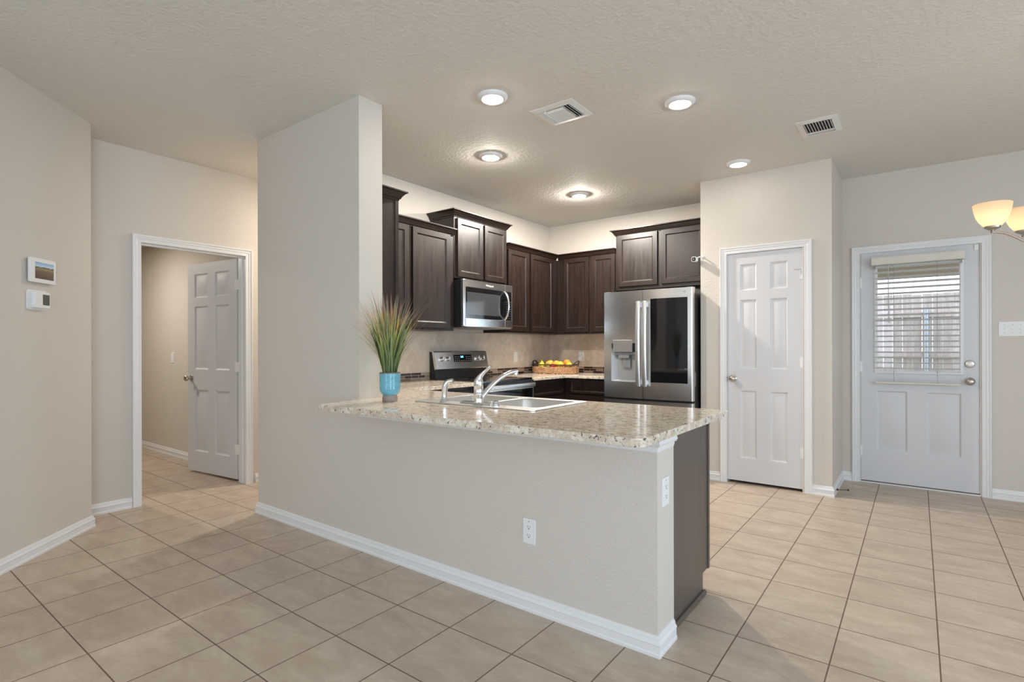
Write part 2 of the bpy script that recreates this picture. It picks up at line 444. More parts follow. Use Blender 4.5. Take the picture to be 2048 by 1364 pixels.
wall_with_windows_x('wall_rear', -4.14, -4.0, -3.12, 3.54, [(-2.2, -0.4), (0.6, 2.4)], 0.65, 2.25, 'living room wall behind the camera')
b = MB(); py = -4.0
for a, c_ in [(-2.5, -0.7), (0.95, 3.45)]:
    b.box(3.4, 3.54, py, a, 0, H); b.box(3.4, 3.54, a, c_, 0, 0.65); b.box(3.4, 3.54, a, c_, 2.25, H); py = c_
b.box(3.4, 3.54, py, YF - 0.0001, 0, H)
struct(b.build('wall_right', PAINT), 'dining side wall right of the camera', 'wall')
k = 1
for ax, a, c_ in (('y', -2.2, -0.4), ('y', 0.6, 2.4), ('x', -2.5, -0.7), ('x', 0.95, 3.45)):
    r = thing('window_%d' % k, 'white framed window number %s round the living room' % ('one', 'two', 'three', 'four')[k - 1], 'window', kind='structure'); k += 1
    r['label'] = {'y-2.2': 'left white window in the wall behind the camera', 'y0.6': 'right white window in the wall behind the camera',
                  'x-2.5': 'smaller white window in the wall right of the camera', 'x0.95': 'wide dining window right of the camera'}[ax + str(a)]
    f = MB(); g = MB(); mid = (a + c_) / 2
    def bb(mb, u0, u1, z0, z1, d0, d1):
        if ax == 'y': mb.box(u0, u1, -4.07 + d0, -4.07 + d1, z0, z1)
        else: mb.box(3.47 + d0, 3.47 + d1, u0, u1, z0, z1)
    for u0, u1, z0, z1 in ((a, c_, 0.65, 0.71), (a, c_, 2.19, 2.25), (a, a + 0.05, 0.71, 2.19), (c_ - 0.05, c_, 0.71, 2.19), (mid - 0.025, mid + 0.025, 0.71, 2.19), (a + 0.05, c_ - 0.05, 1.43, 1.47)):
        bb(f, u0, u1, z0, z1, -0.03, 0.03)
    f.build('window_frame', TRIM, r); bb(g, a + 0.04, c_ - 0.04, 0.7, 2.2, -0.003, 0.003); g.build('pane', GLASS, r)
# side room behind the open door
wall('wall_side_room', [(-9.3, XW - 0.1401, 2.52, 2.66, 0, 2.4499), (-9.3, -9.16, -1.3, 2.5199, 0, 2.4499), (-9.1599, XW - 0.1401, -1.3, -1.16, 0, 2.4499), (XW - 0.1401, XW - 0.1, -1.1599, 0.84, 0, 2.4499)], 'walls of the room seen through the open door')

# baseboards
BB = [(0, 0), (0.016, 0), (0.016, 0.012), (0.013, 0.018), (0.013, 0.045), (0.016, 0.049), (0.014, 0.056), (0.009, 0.062), (0.009, 0.068), (0.005, 0.078), (0, 0.08)]
def baseboard(name, path, label):
    o = MB().sweep(path, BB).build(name, TRIM, smooth=True, angle=25)
    return struct(o, label, 'baseboard')
baseboard('baseboard_partition', [(-0.816, 2.199), (-0.816, YH0), (-3.876, YH0), (-3.876, 2.9)], 'white baseboard round the half wall and tall wall')
baseboard('baseboard_angled', [(D1.x - 0.05, D1.y - 0.05), (D1.x, D1.y), (D0.x, D0.y)], 'white baseboard along the angled left wall')
baseboard('baseboard_hall_near', [(XW, 1.08), (XW, 1.514)][::-1], 'short white baseboard left of the open door')
baseboard('baseboard_hall_far', [(XW, 2.469), (XW, 5.7)][::-1], 'white baseboard right of the open door')
baseboard('baseboard_pantry_left', [(-1.602, YP), (-1.426, YP)][::-1], 'white baseboard left of the pantry door')
baseboard('baseboard_pantry_right', [(-0.694, YP), (-0.552, YP), (-0.552, YF), (-0.476, YF)][::-1], 'white baseboard right of the pantry door round the corner')
baseboard('baseboard_back', [(0.47, YF), (3.4, YF)][::-1], 'white baseboard right of the exterior door')
baseboard('baseboard_side_room', [(-9.1, 2.52), (XW - 0.15, 2.52)][::-1], 'white baseboard in the room behind the open door')
baseboard('baseboard_left', [(-3.0, -0.34), (-3.0, -3.98)], 'white baseboard left of the camera')

# casings
CS = [(0, 0), (0.057, 0), (0.057, 0.017), (0.052, 0.019), (0.045, 0.017), (0.040, 0.013), (0.030, 0.014), (0.022, 0.010), (0.014, 0.011), (0.006, 0.009), (0, 0.009)]
def casing(name, a, b, z, f, label):
    # path goes up the left side, over and down the right: outside is to the left of travel
    o = MB().sweep([(a, 0), (a, z), (b, z), (b, 0)], CS, f).build(name, TRIM, smooth=True, angle=25)
    return struct(o, label, 'door casing')
casing('trim_1', -1.369, -0.751 - 0.0, 2.046, lambda u, v, h: (u, YP - h, v), 'white casing round the pantry door')
casing('trim_2', -0.418, 0.411, 2.048, lambda u, v, h: (u, YF - h, v), 'white casing round the exterior door')
casing('trim_3', 1.573, 2.384, 2.033, lambda u, v, h: (XW + h, u, v), 'white casing round the open left door')
# jambs
j = MB(); j.box(-1.378, -1.372, YP + 0.0, YP + 0.115, 0, 2.052); j.box(-0.766, -0.762, YP, YP + 0.115, 0, 2.052); j.box(-1.372, -0.766, YP, YP + 0.115, 2.046, 2.052)
struct(j.build('trim_4', TRIM), 'white jamb of the pantry door', 'door jamb')
j = MB(); j.box(-0.413, -0.4095, YF, YF + 0.14, 0, 2.055); j.box(0.4005, 0.404, YF, YF + 0.14, 0, 2.055); j.box(-0.4095, 0.4005, YF, YF + 0.14, 2.0515, 2.055)
j.box(-0.4095, 0.4005, YF + 0.0, YF + 0.14, 0, 0.012)
struct(j.build('trim_5', TRIM), 'white jamb and sill of the exterior door', 'door jamb')
j = MB(); j.box(XW - 0.14, XW, 1.572, 1.580, 0, 2.045); j.box(XW - 0.14, XW, 2.390, 2.412, 0, 2.045); j.box(XW - 0.14, XW, 1.580, 2.390, 2.033, 2.045)
j.box(XW - 0.085, XW - 0.055, 2.378, 2.390, 0, 2.033); j.box(XW - 0.085, XW - 0.055, 1.580, 2.378, 2.021, 2.033); j.box(XW - 0.085, XW - 0.055, 1.580, 1.592, 0, 2.021)
struct(j.build('trim_6', TRIM), 'white jamb with stop of the open left door', 'door jamb')

# ------------------------------------------------------------------ doors
RAISED = [(0.003, 0.003), (0.014, 0.011), (0.018, 0.011), (0.046, 0.002)]
def knob(parent, x, z, y, ax='-y', rose=0.03, m=NICKEL, name='knob'):
    MB().lathe([(0, 0), (rose, 0), (rose, 0.004), (rose * 0.8, 0.009), (0.012, 0.011), (0.011, 0.03), (0.018, 0.036), (0.027, 0.046), (0.028, 0.055), (0.022, 0.064), (0.010, 0.068), (0, 0.0685)],
               (x, y, z), ax, 28).build(name, m, parent, smooth=True)
def hinge(parent, x, z, y, m=WHT):
    b = MB(); b.cyl((x, y - 0.008, z - 0.045), 0.006, 0.09, 'z', 10); b.cyl((x, y - 0.008, z + 0.045), 0.004, 0.006, 'z', 8); b.box(x - 0.022, x + 0.012, y - 0.004, y - 0.0005, z - 0.044, z + 0.044)
    b.build('hinge', m, parent)
def sixpanel(w, h, t=0.035):
    sx = 0.112 * w / 0.61 + 0.0; pw = 0.138 * w / 0.61 if w < 0.7 else (w - 2 * 0.12 - 0.115) / 2
    if w >= 0.7: sx = 0.12
    x = [(sx, sx + pw), (w - sx - pw, w - sx)]
    z = [(h - 1.817, h - 1.217), (h - 1.022, h - 0.412), (h - 0.330, h - 0.098)]
    return MB().slab(w, h, t, [(a, b, c, d) for a, b in x for c, d in z], RAISED)
# pantry door
r = thing('door_1', 'white six-panel pantry door beside the refrigerator', 'door', (-1.371, YP + 0.012, 0.024), kind='structure')
sixpanel(0.604, 2.02).build('door_leaf', DOORM, r, smooth=True, angle=20)
knob(r, 0.055, 0.907, 0)
for z in (1.80, 1.06, 0.30): hinge(r, 0.607, z, 0)
b = MB(); b.box(0.585, 0.600, -0.003, 0.0, 1.835, 1.84); b.tube([(0.545, -0.012, 1.838), (0.60, -0.012, 1.84), (0.60, -0.010, 1.79)], 0.002, 6); b.build('latch', NICKEL, r, label='small metal flip latch above the top hinge')
# exterior door
r = thing('door_2', 'white exterior door with a half light window and two lower panels', 'door', (-0.407, YF + 0.012, 0.020), kind='structure')
w, h = 0.806, 2.03
# leaf with an opening: four slabs
b = MB()
gx0, gx1, gz0, gz1 = 0.125, 0.680, 0.985, 1.90
b.slab(w, gz0 - 0.02, 0.044, [(0.112, 0.334, 0.278, 0.805), (0.466, 0.692, 0.272, 0.805)], RAISED, back=False)
b.box(0, w, 0, 0.044, gz1 + 0.02, h); b.box(0, gx0 - 0.015, 0, 0.044, gz0 - 0.02, gz1 + 0.02); b.box(gx1 + 0.015, w, 0, 0.044, gz0 - 0.02, gz1 + 0.02)
b.build('door_leaf', DOORM, r, smooth=True, angle=20)
b = MB(); FR = [(0, -0.002), (0.03, -0.002), (0.03, 0.004), (0.022, 0.012), (0.008, 0.014), (0, 0.008)]
b.sweep([(gx0, gz0), (gx0, gz1), (gx1, gz1), (gx1, gz0)], FR, lambda u, v, hh: (u, -hh, v), closed=True)
b.build('glass_frame', TRIM, r)
MB().box(gx0 - 0.012, gx1 + 0.012, 0.018, 0.024, gz0 - 0.018, gz1 + 0.018).build('pane', GLASS, r)
knob(r, 0.747, 0.908, 0, rose=0.032)
MB().lathe([(0, 0), (0.031, 0), (0.031, 0.006), (0.027, 0.014), (0.014, 0.016), (0.014, 0.02), (0, 0.02)], (0.745, 0, 1.05), '-y', 28).box(0.742, 0.748, -0.032, -0.018, 1.036, 1.064).build('deadbolt', NICKEL, r, smooth=True)
for z in (1.765, 1.014, 0.263): hinge(r, -0.003, z, 0, WHT)
b = MB(); b.box(0.775, 0.800, -0.012, 0, 1.975, 2.02); b.build('door_sensor', WHT, r, label='small white contact sensor in the top corner')
b = MB(); b.box(0, w, -0.002, 0.046, -0.008, 0.0); b.build('door_sweep', mat('sweep_brown', rgb(92, 72, 60), 0.6), r)
for z in (0.87, 1.02): MB().box(w + 0.0003, w + 0.003, -0.006, 0.03, z, z + 0.06).build('strike_plate', NICKEL, r)
# open left door
A0 = math.atan2(2.290 - 2.378, -5.745 + 4.925)
r = thing('door_3', 'white six-panel door standing open into the side room', 'door', (-4.93, 2.384, 0.02), kind='structure')
# local x runs from the hinge along the leaf; front faces the camera
w = 0.815
lf = sixpanel(w, 2.01); lf.transform(Matrix.Scale(-1, 4, (1, 0, 0)))
lf.build('door_leaf', DOORM, r, smooth=True, angle=20)
r.rotation_euler = (0, 0, A0 + PI)
knob(r, -w + 0.065, 0.90, 0)
MB().lathe([(0, 0), (0.03, 0), (0.03, 0.004), (0.012, 0.011), (0.011, 0.03), (0.027, 0.046), (0.028, 0.055), (0.010, 0.068), (0, 0.0685)], (-w + 0.065, 0.035, 0.90), 'y', 28).build('knob', NICKEL, r, smooth=True)
for z in (1.77, 1.02, 0.27):
    b = MB(); b.cyl((0.006, 0.004, z - 0.045), 0.006, 0.09, 'z', 10); b.box(-0.03, 0.004, -0.003, 0.0, z - 0.044, z + 0.044); b.box(0.006, 0.032, 0.0, 0.004, z - 0.044, z + 0.044); b.build('hinge', WHT, r)

# ================================================================== kitchen cabinets
def cabinet(name, label, loc, rotz, w, d, z0, z1, doors, crown=None, endpanel=None, m=WOOD, dz=(0.02, 0.0), group=None, fz=None):
    """local: x 0..w, back y=0, front y=-d ; doors list of (x0,x1)"""
    r = thing(name, label, 'cabinet', loc, rotz, group)
    MB().box(0, w, -d, 0, z0, z1).build('carcass', m, r, bevel=0.002)
    for x0, x1 in doors:
        a, bb_ = z0 + dz[0], z1 - dz[1]
        dr = MB().slab(x1 - x0, bb_ - a, 0.019, [(0.048, x1 - x0 - 0.048, 0.048, bb_ - a - 0.048)], [(0.002, 0.001), (0.007, 0.0075), (0.009, 0.0095)], back=False)
        dr.build('door', m, r, loc=(x0, -d - 0.0195, a), bevel=0.0015)
    if crown:
        path, cz = crown
        CR = [(0, 0), (0.006, 0), (0.008, 0.010), (0.016, 0.014), (0.020, 0.026), (0.036, 0.046), (0.042, 0.052), (0.052, 0.055), (0.052, 0.064), (0, 0.064)]
        MB().sweep(path[::-1], [(o_, h_ + cz) for o_, h_ in CR]).build('crown_moulding', m, r, smooth=True, angle=30)
    return r
# tall-wall uppers (back of the partition), fronts face the kitchen
ZT = 2.247
r = cabinet('wall_cabinet', 'dark wall cabinet on the kitchen side of the tall wall, plain end panel showing', (-2.90, YH1 + 0.001, 0), PI, 0.50, 0.315, 1.37, ZT,
            [(0.015, 0.485)], ([(0.0, 0.0), (0.0, -0.315), (0.50, -0.315)], ZT - 0.004))
MB().box(-0.004, 0.0, -0.315, -0.289, 1.37, ZT).build('face_frame_edge', WOOD, r)
cabinet('wall_cabinet', 'dark double-door wall cabinet left of the microwave', (XK + 0.001, 2.54, 0), PI / 2, 1.105, 0.31, 1.37, ZT,
        [(0.10, 0.545), (0.588, 1.045)], ([(0, -0.31), (1.105, -0.31)], ZT - 0.004))
cabinet('wall_cabinet', 'raised dark wall cabinet directly above the microwave', (XK + 0.001, 3.652, 0), PI / 2, 0.788, 0.31, 1.862, 2.435,
        [(0.035, 0.398), (0.428, 0.775)], ([(0.0, 0.0), (0.0, -0.31), (0.788, -0.31), (0.788, 0)], 2.431), dz=(0.018, 0.012))
cabinet('wall_cabinet', 'dark wall cabinet between microwave and kitchen corner', (XK + 0.001, 4.441, 0), PI / 2, 1.303, 0.31, 1.37, ZT,
        [(0.02, 0.385), (0.43, 0.89)], ([(0, -0.31), (0.969, -0.31)], ZT - 0.004))
cabinet('wall_cabinet', 'dark wall cabinet between kitchen corner and refrigerator cabinet', (XK + 0.312, YF - 0.001, 0), 0, 0.772, 0.31, 1.37, ZT,
        [(0.105, 0.437), (0.472, 0.765)], ([(0.024, -0.31), (0.772, -0.31)], ZT - 0.004))
cabinet('wall_cabinet', 'dark two-door wall cabinet directly above the refrigerator', (-2.652, YF - 0.001, 0), 0, 1.045, 0.315, 1.835, 2.437,
        [(0.03, 0.478), (0.522, 0.97)], ([(0.0, 0.0), (0.0, -0.315), (1.045, -0.315)], 2.433), dz=(0.04, 0.004))
# base cabinets
r = thing('base_cabinet', 'dark base cabinet between range and kitchen corner', 'cabinet', (XK + 0.001, 4.395, 0), PI / 2)
b = MB(); b.box(0, 1.348, -0.60, 0, 0.1, 0.872); b.box(0, 1.348, -0.53, 0, 0, 0.1); b.build('carcass', WOOD, r)
MB().slab(0.66, 0.14, 0.019, [(0.02, 0.64, 0.02, 0.12)], [(0.01, 0.004)], back=False).build('drawer', WOOD, r, loc=(0.02, -0.6195, 0.71))
MB().slab(0.66, 0.57, 0.019, [(0.048, 0.612, 0.048, 0.522)], [(0.002, 0.003), (0.009, 0.005), (0.010, 0.010)], back=False).build('door', WOOD, r, loc=(0.02, -0.6195, 0.12))
r = thing('base_cabinet', 'dark base cabinet left of the refrigerator', 'cabinet', (-3.134, YF - 0.001, 0), 0)
b = MB(); b.box(0, 0.585, -0.60, 0, 0.1, 0.872); b.box(0, 0.585, -0.53, 0, 0, 0.1); b.build('carcass', WOOD, r)
MB().slab(0.50, 0.14, 0.019, [(0.02, 0.48, 0.02, 0.12)], [(0.01, 0.004)], back=False).build('drawer', WOOD, r, loc=(0.07, -0.6195, 0.71))
MB().slab(0.50, 0.57, 0.019, [(0.048, 0.452, 0.048, 0.522)], [(0.002, 0.003), (0.009, 0.005), (0.010, 0.010)], back=False).build('door', WOOD, r, loc=(0.07, -0.6195, 0.12))
r = thing('base_cabinet', 'dark base cabinet left of the range under the granite', 'cabinet', (XK + 0.001, 2.76, 0), PI / 2)
b = MB(); b.box(0, 0.85, -0.60, 0, 0.1, 0.872); b.box(0, 0.85, -0.53, 0, 0, 0.1); b.build('carcass', WOOD, r)
MB().slab(0.66, 0.72, 0.019, [(0.048, 0.612, 0.048, 0.672)], [(0.002, 0.003), (0.010, 0.010)], back=False).build('door', WOOD, r, loc=(0.16, -0.6195, 0.12))
# peninsula base, open inside for the sink bowls
r = thing('base_cabinet', 'peninsula base cabinet with grey-brown end panel beside the half wall', 'cabinet', (-0.843, YH1 + 0.002, 0), 0)
b = MB(); b.prism([(0, 0), (0.463, 0), (0.463, 0.105), (0.533, 0.105), (0.533, 0.872), (0, 0.872)], -0.018, 0, lambda u, v, w: (w, u, v))
b.build('end_panel', WOODP, r, label='grey-brown plain end panel')
b = MB(); b.box(-2.2, -0.018, 0, 0.012, 0.1, 0.872); b.box(-2.2, -0.018, 0.515, 0.533, 0.1, 0.872); b.box(-2.2, -0.018, 0.012, 0.515, 0.1, 0.118); b.box(-2.2, -0.018, 0.445, 0.463, 0, 0.1)
b.box(-2.2, -2.182, 0.012, 0.515, 0.118, 0.872); b.build('carcass', WOOD, r)
for i, x in enumerate((-0.60, -1.16, -1.62, -2.15)):
    MB().slab(0.44, 0.71, 0.019, [(0.048, 0.392, 0.048, 0.662)], [(0.002, 0.003), (0.010, 0.010)], back=False).transform(Matrix.Rotation(PI, 4, 'Z')).build('door', WOOD, r, loc=(x + 0.44, 0.5525, 0.13))
MB().box(-0.14, 0.006, 0.534, 0.556, 0.105, 0.868).build('dishwasher_door', WOODP, r)
MB().tube([(0.006, 0.0, 0.012), (0.006, 0.470, 0.012)], 0.012, 10).build('shoe_moulding', WOODP, r)

# ================================================================== worktops
ZC0, ZC1 = 0.8745, 0.905
SX0, SX1, SY0, SY1 = -2.315, -1.475, 2.125, 2.665
outer = [(-2.615, 1.705)] + arc(-0.775, 1.740, 0.035, -90, 0, 6) + arc(-0.755, 2.725, 0.015, 0, 90, 4) + [(-3.092, 2.74), (-3.092, 3.612), (XK + 0.002, 3.612), (XK + 0.002, YH1 + 0.002), (-2.681, YH1 + 0.002), (-2.681, YH0 - 0.002)]
b = MB().plate(outer, [rrect(SX0 + 0.02, SX1 - 0.02, SY0 + 0.02, SY1 - 0.02, 0.03)], ZC0, ZC1)
tag(b.build('granite_worktop', GRAN, bevel=0.004), 'speckled beige granite breakfast bar top with the sink in it', 'countertop')
b = MB().plate([(XK + 0.002, 4.392), (-3.092, 4.392), (-3.092, 5.098), (-2.545, 5.098), (-2.545, YF - 0.002), (XK + 0.002, YF - 0.002)], [], ZC0, ZC1)
tag(b.build('granite_worktop', GRAN, bevel=0.004), 'speckled beige granite corner worktop under the fruit basket', 'countertop')
# moulding under the bar end
b = MB().sweep([(-2.68, YH0), (-0.816, YH0), (-0.816, YH1 + 0.001)][::-1][::-1], [(0, 0.8), (0, 0.8735), (-0.026, 0.8735), (-0.026, 0.862), (-0.020, 0.856), (-0.014, 0.846), (-0.018, 0.834), (-0.012, 0.824), (-0.004, 0.82), (-0.004, 0.812)])
struct(b.build('trim_7', TRIM, smooth=True, angle=30), 'white moulding under the overhanging granite bar', 'moulding')
# backsplash
b = MB(); b.box(XK, XK + 0.008, YH1 + 0.0005, YF, 0.980, 1.3698)
struct(b.build('wall_backsplash_left', splash_mat(1, 5.201)), 'beige diamond-laid tile backsplash behind the range', 'backsplash')
b = MB(); b.box(XK + 0.0081, -2.55, YF - 0.008, YF - 0.0001, 0.980, 1.3698)
struct(b.build('wall_backsplash_back', splash_mat(0, -3.504)), 'beige diamond-laid tile backsplash left of the refrigerator', 'backsplash')
b = MB(); b.box(XK, XK + 0.009, YH1 + 0.0005, YF, 0.9055, 0.9799)
struct(b.build('trim_8', mosaic_mat(1)), 'brown glass mosaic strip behind the range', 'mosaic strip')
b = MB(); b.box(XK + 0.0091, -2.55, YF - 0.009, YF - 0.0001, 0.9055, 0.9799)
struct(b.build('trim_9', mosaic_mat(0)), 'brown mosaic strip left of the refrigerator', 'mosaic strip')

# ================================================================== sink and faucet
r = thing('kitchen_sink', 'stainless double-bowl sink set into the granite bar', 'sink', (0, 0, 0.9055))
xm = (SX0 + SX1) / 2
bowls = [(SX0 + 0.045, xm - 0.015, SY0 + 0.10, SY1 - 0.04), (xm + 0.015, SX1 - 0.045, SY0 + 0.10, SY1 - 0.04)]
MB().plate(rrect(SX0, SX1, SY0, SY1, 0.025), [rrect(*q, 0.05, 6) for q in bowls], 0.0, 0.006).build('rim', SINKM, r, bevel=0.002)
for q in bowls:
    b = MB(); R = []
    for ins, z in ((0, 0.004), (0.004, -0.004), (0.010, -0.15), (0.03, -0.172), (0.08, -0.178)):
        R.append([b.bm.verts.new((x, y, z)) for x, y in rrect(q[0] + ins, q[1] - ins, q[2] + ins, q[3] - ins, max(0.05 - ins * 0.2, 0.02), 6)])
    for A, B in zip(R, R[1:]):
        for i in range(len(A)): b.bm.faces.new([A[i], A[(i + 1) % len(A)], B[(i + 1) % len(A)], B[i]])
    b.bm.faces.new(R[-1])
    o = b.build('bowl', SINKM, r, smooth=True)
    MB().lathe([(0, 0.001), (0.035, 0.001), (0.042, 0.003), (0.045, 0)], ((q[0] + q[1]) / 2, (q[2] + q[3]) / 2, -0.178), 'z', 24).build('drain', STEELD, r, smooth=True)
FY = 2.185
fx = -1.872
r = thing('kitchen_faucet', 'chrome single-lever faucet with angled spout behind the sink', 'faucet', (fx, FY, 0.9118))
b = MB(); b.prism(rrect(-0.125, 0.125, -0.03, 0.03, 0.029, 8), 0, 0.006); b.prism(rrect(-0.118, 0.118, -0.025, 0.025, 0.024, 8), 0.006, 0.012); b.build('base_plate', CHROME, r, smooth=True, bevel=0.002)
MB().lathe([(0, 0.011), (0.028, 0.011), (0.0265, 0.02), (0.0255, 0.05), (0.027, 0.052), (0.027, 0.056), (0.0255, 0.058), (0.0255, 0.092), (0.027, 0.094), (0.0275, 0.1), (0.025, 0.102), (0.026, 0.115), (0.023, 0.132), (0.012, 0.146), (0, 0.148)], (0, 0, 0), 'z', 32).build('body', CHROME, r, smooth=True)
pts = bez((0.0, 0.0, 0.115), (0.0, -0.004, 0.15), (0.03, 0.012, 0.17), (0.068, 0.02, 0.205), 12)
MB().tube(pts, [0.026, 0.0255, 0.024, 0.021, 0.018, 0.0155, 0.0135, 0.012, 0.011, 0.0105, 0.0105, 0.0105, 0.009], 12, flat=(1, 0.8)).build('lever_handle', CHROME, r, smooth=True)
sd = Vector((0.10, 0.225, 0)).normalized()
L_ = lambda d, z: tuple(sd * d) [:2] + (z,)
pts = bez(L_(0.01, 0.03), L_(0.06, 0.085), L_(0.13, 0.165), L_(0.235, 0.172), 14)
MB().tube(pts, [0.018] * 3 + [0.0165] * 4 + [0.015] * 4 + [0.014] * 4, 14, flat=(1.1, 0.85)).build('spout', CHROME, r, smooth=True)
MB().lathe([(0, 0), (0.012, 0), (0.0135, 0.004), (0.0135, 0.022), (0.011, 0.03), (0, 0.03)], L_(0.228, 0.143), 'z', 20).build('aerator', CHROME, r, smooth=True)
r = thing('side_sprayer', 'chrome curved side sprayer left of the faucet', 'sprayer', (-2.125, FY, 0.9118))
MB().lathe([(0, 0), (0.026, 0), (0.024, 0.006), (0.016, 0.014), (0.0145, 0.03), (0, 0.03)], (0, 0, 0), 'z', 24).build('base', CHROME, r, smooth=True)
pts = bez((0, 0, 0.015), (0, 0, 0.09), (0.005, 0.0, 0.118), (0.048, 0.018, 0.116), 14)
MB().tube(pts, [0.014, 0.0145, 0.015, 0.016, 0.017, 0.0175, 0.0175, 0.017, 0.016, 0.0155, 0.0145, 0.0135, 0.013, 0.0135, 0.0125], 14).build('head', CHROME, r, smooth=True)
b = MB().lathe([(0, 0), (0.021, 0), (0.021, 0.003), (0.016, 0.006), (0.016, 0.016), (0.0175, 0.018), (0.0175, 0.022), (0.014, 0.026), (0, 0.027)], (0, 0, 0), 'z', 24)
tag(b.build('hole_cover', CHROME, smooth=True, loc=(-1.745, FY - 0.012, 0.9118)), 'small chrome cap on the sink rim right of the faucet', 'cap')

# ================================================================== range
RY0, RY1 = 3.618, 4.384
r = thing('kitchen_range', 'stainless electric range with black glass cooktop', 'range', (XK + 0.012, RY0, 0), PI / 2)
Wd = RY1 - RY0
b = MB(); b.box(0, Wd, -0.64, 0, 0.02, 0.898); b.build('body', BLKPL, r)
MB().box(-0.0, Wd, -0.672, -0.03, 0.8985, 0.916).build('cooktop', BLKGL, r, bevel=0.003)
ring = mat('burner_ring', (0.04, 0.04, 0.042), 0.3)
for x, y, rr in ((0.2, -0.5, 0.10), (0.56, -0.5, 0.08), (0.2, -0.22, 0.075), (0.56, -0.22, 0.1)):
    b = MB(); b.lathe([(rr, 0), (rr + 0.004, 0), (rr + 0.004, 0.0006), (rr, 0.0006), (rr, 0)], (x, y, 0.9161), 'z', 40); b.build('burner_ring', ring, r)
b = MB(); b.box(0.012, Wd - 0.012, -0.685, -0.6405, 0.23, 0.858); b.build('oven_door', BLKGL, r, bevel=0.004)
MB().box(0.004, Wd - 0.004, -0.690, -0.6405, 0.862, 0.898).build('front_trim', BLKPL, r, bevel=0.003)
MB().box(0.004, Wd - 0.004, -0.6925, -0.686, 0.815, 0.858).build('oven_door_band', STEEL, r, bevel=0.002)
for q in (0.004, Wd - 0.0115): MB().box(q, q + 0.0075, -0.69, -0.641, 0.23, 0.858).build('oven_door_side', STEEL, r)
b = MB(); b.prism(rrect(-0.716, -0.702, 0.828, 0.870, 0.006, 4), 0.01, Wd - 0.01, lambda u, v, w: (w, u, v))
for x in (0.03, Wd - 0.03): b.box(x - 0.012, x + 0.012, -0.703, -0.6925, 0.836, 0.862)
b.build('oven_handle', STEEL, r, smooth=True)
MB().box(0.008, Wd - 0.008, -0.685, -0.6405, 0.03, 0.22).build('drawer', STEEL, r, bevel=0.003)
# backguard: black riser and tilted steel console
b = MB(); b.prism([(-0.012, 0.9165), (-0.085, 0.9165), (-0.075, 1.005), (-0.0752, 1.03), (-0.04, 1.172), (-0.012, 1.172)], 0.004, Wd - 0.004, lambda u, v, w: (w, u, v)); b.build('backguard', BLKPL, r)
b = MB(); b.prism([(-0.0755, 1.0), (-0.106, 1.006), (-0.074, 1.168), (-0.062, 1.178), (-0.012, 1.178), (-0.012, 1.1725), (-0.0405, 1.1725)], 0.0, Wd, lambda u, v, w: (w, u, v)); o = b.build('control_console', STEEL, r, bevel=0.004)
tilt = math.atan2(0.032, 0.162)
def on_console(x, s, off=0.0):   # s = 0..1 up the console
    return (x, -0.106 + 0.032 * s - off * math.cos(tilt), 1.006 + 0.162 * s - off * 0.0 + off * 0.0)
RX = Matrix.Rotation(-tilt, 4, 'X')
def cpart(mb, name, m, x, s, parent, **kw):
    p = on_console(x, s)
    return mb.transform(Matrix.Translation(p) @ RX).build(name, m, parent, **kw)
dsp = cpart(MB().box(-0.13, 0.13, -0.003, 0.001, -0.036, 0.036), 'display', BLKGL, 0.385, 0.62, r)
blue = mat('blue_digits', (0.1, 0.35, 0.9), 0.5, emit=(0.15, 0.5, 1.0), estr=4)
wdot = mat('white_dots', (0.7, 0.7, 0.7), 0.5)
t = text_obj('2:05', 0.026, blue, dsp, (0, 0, 0), (0, 0, 0), 'clock_digits')
t.matrix_local = Matrix.Translation(on_console(0.385, 0.62)) @ RX @ Matrix.Translation((-0.012, -0.0042, 0.014)) @ Matrix.Rotation(PI / 2, 4, 'X')
b = MB(); rnd = random.Random(4)
for i in range(9):
    for j in (-0.024, -0.006, 0.014):
        if abs(i - 4) < 2 and j > -0.02: continue
        x = -0.108 + i * 0.027; b.box(x - 0.005, x + 0.004, -0.0045, -0.003, j - 0.003, j + 0.003)
cpart(b, 'touch_keys', wdot, 0.385, 0.62, dsp)
for x in (0.085, 0.170, 0.610, 0.690):
    b = MB(); b.lathe([(0, 0), (0.022, 0), (0.022, 0.006), (0.0195, 0.010), (0.018, 0.026), (0.015, 0.03), (0, 0.03)], (0, 0, 0), '-y', 26); b.box(-0.004, 0.004, -0.036, -0.02, -0.019, 0.019)
    cpart(b, 'knob', STEEL, x, 0.60, r, smooth=True)

# ================================================================== microwave
r = thing('microwave', 'stainless over-the-range microwave with curved handle', 'microwave', (XK + 0.002, 3.662, 1.40), PI / 2)
MW, MH, MD = 0.756, 0.445, 0.385
MB().box(0, MW, -MD, -0.001, 0.012, MH).build('body', BLKPL, r)
b = MB(); b.prism([(-0.02, 0.0), (-MD - 0.005, 0.0), (-MD - 0.012, 0.0118), (-0.02, 0.0118)], 0.004, MW - 0.004, lambda u, v, w: (w, u, v)); b.build('vent_underside', STEELD, r)
D = MD
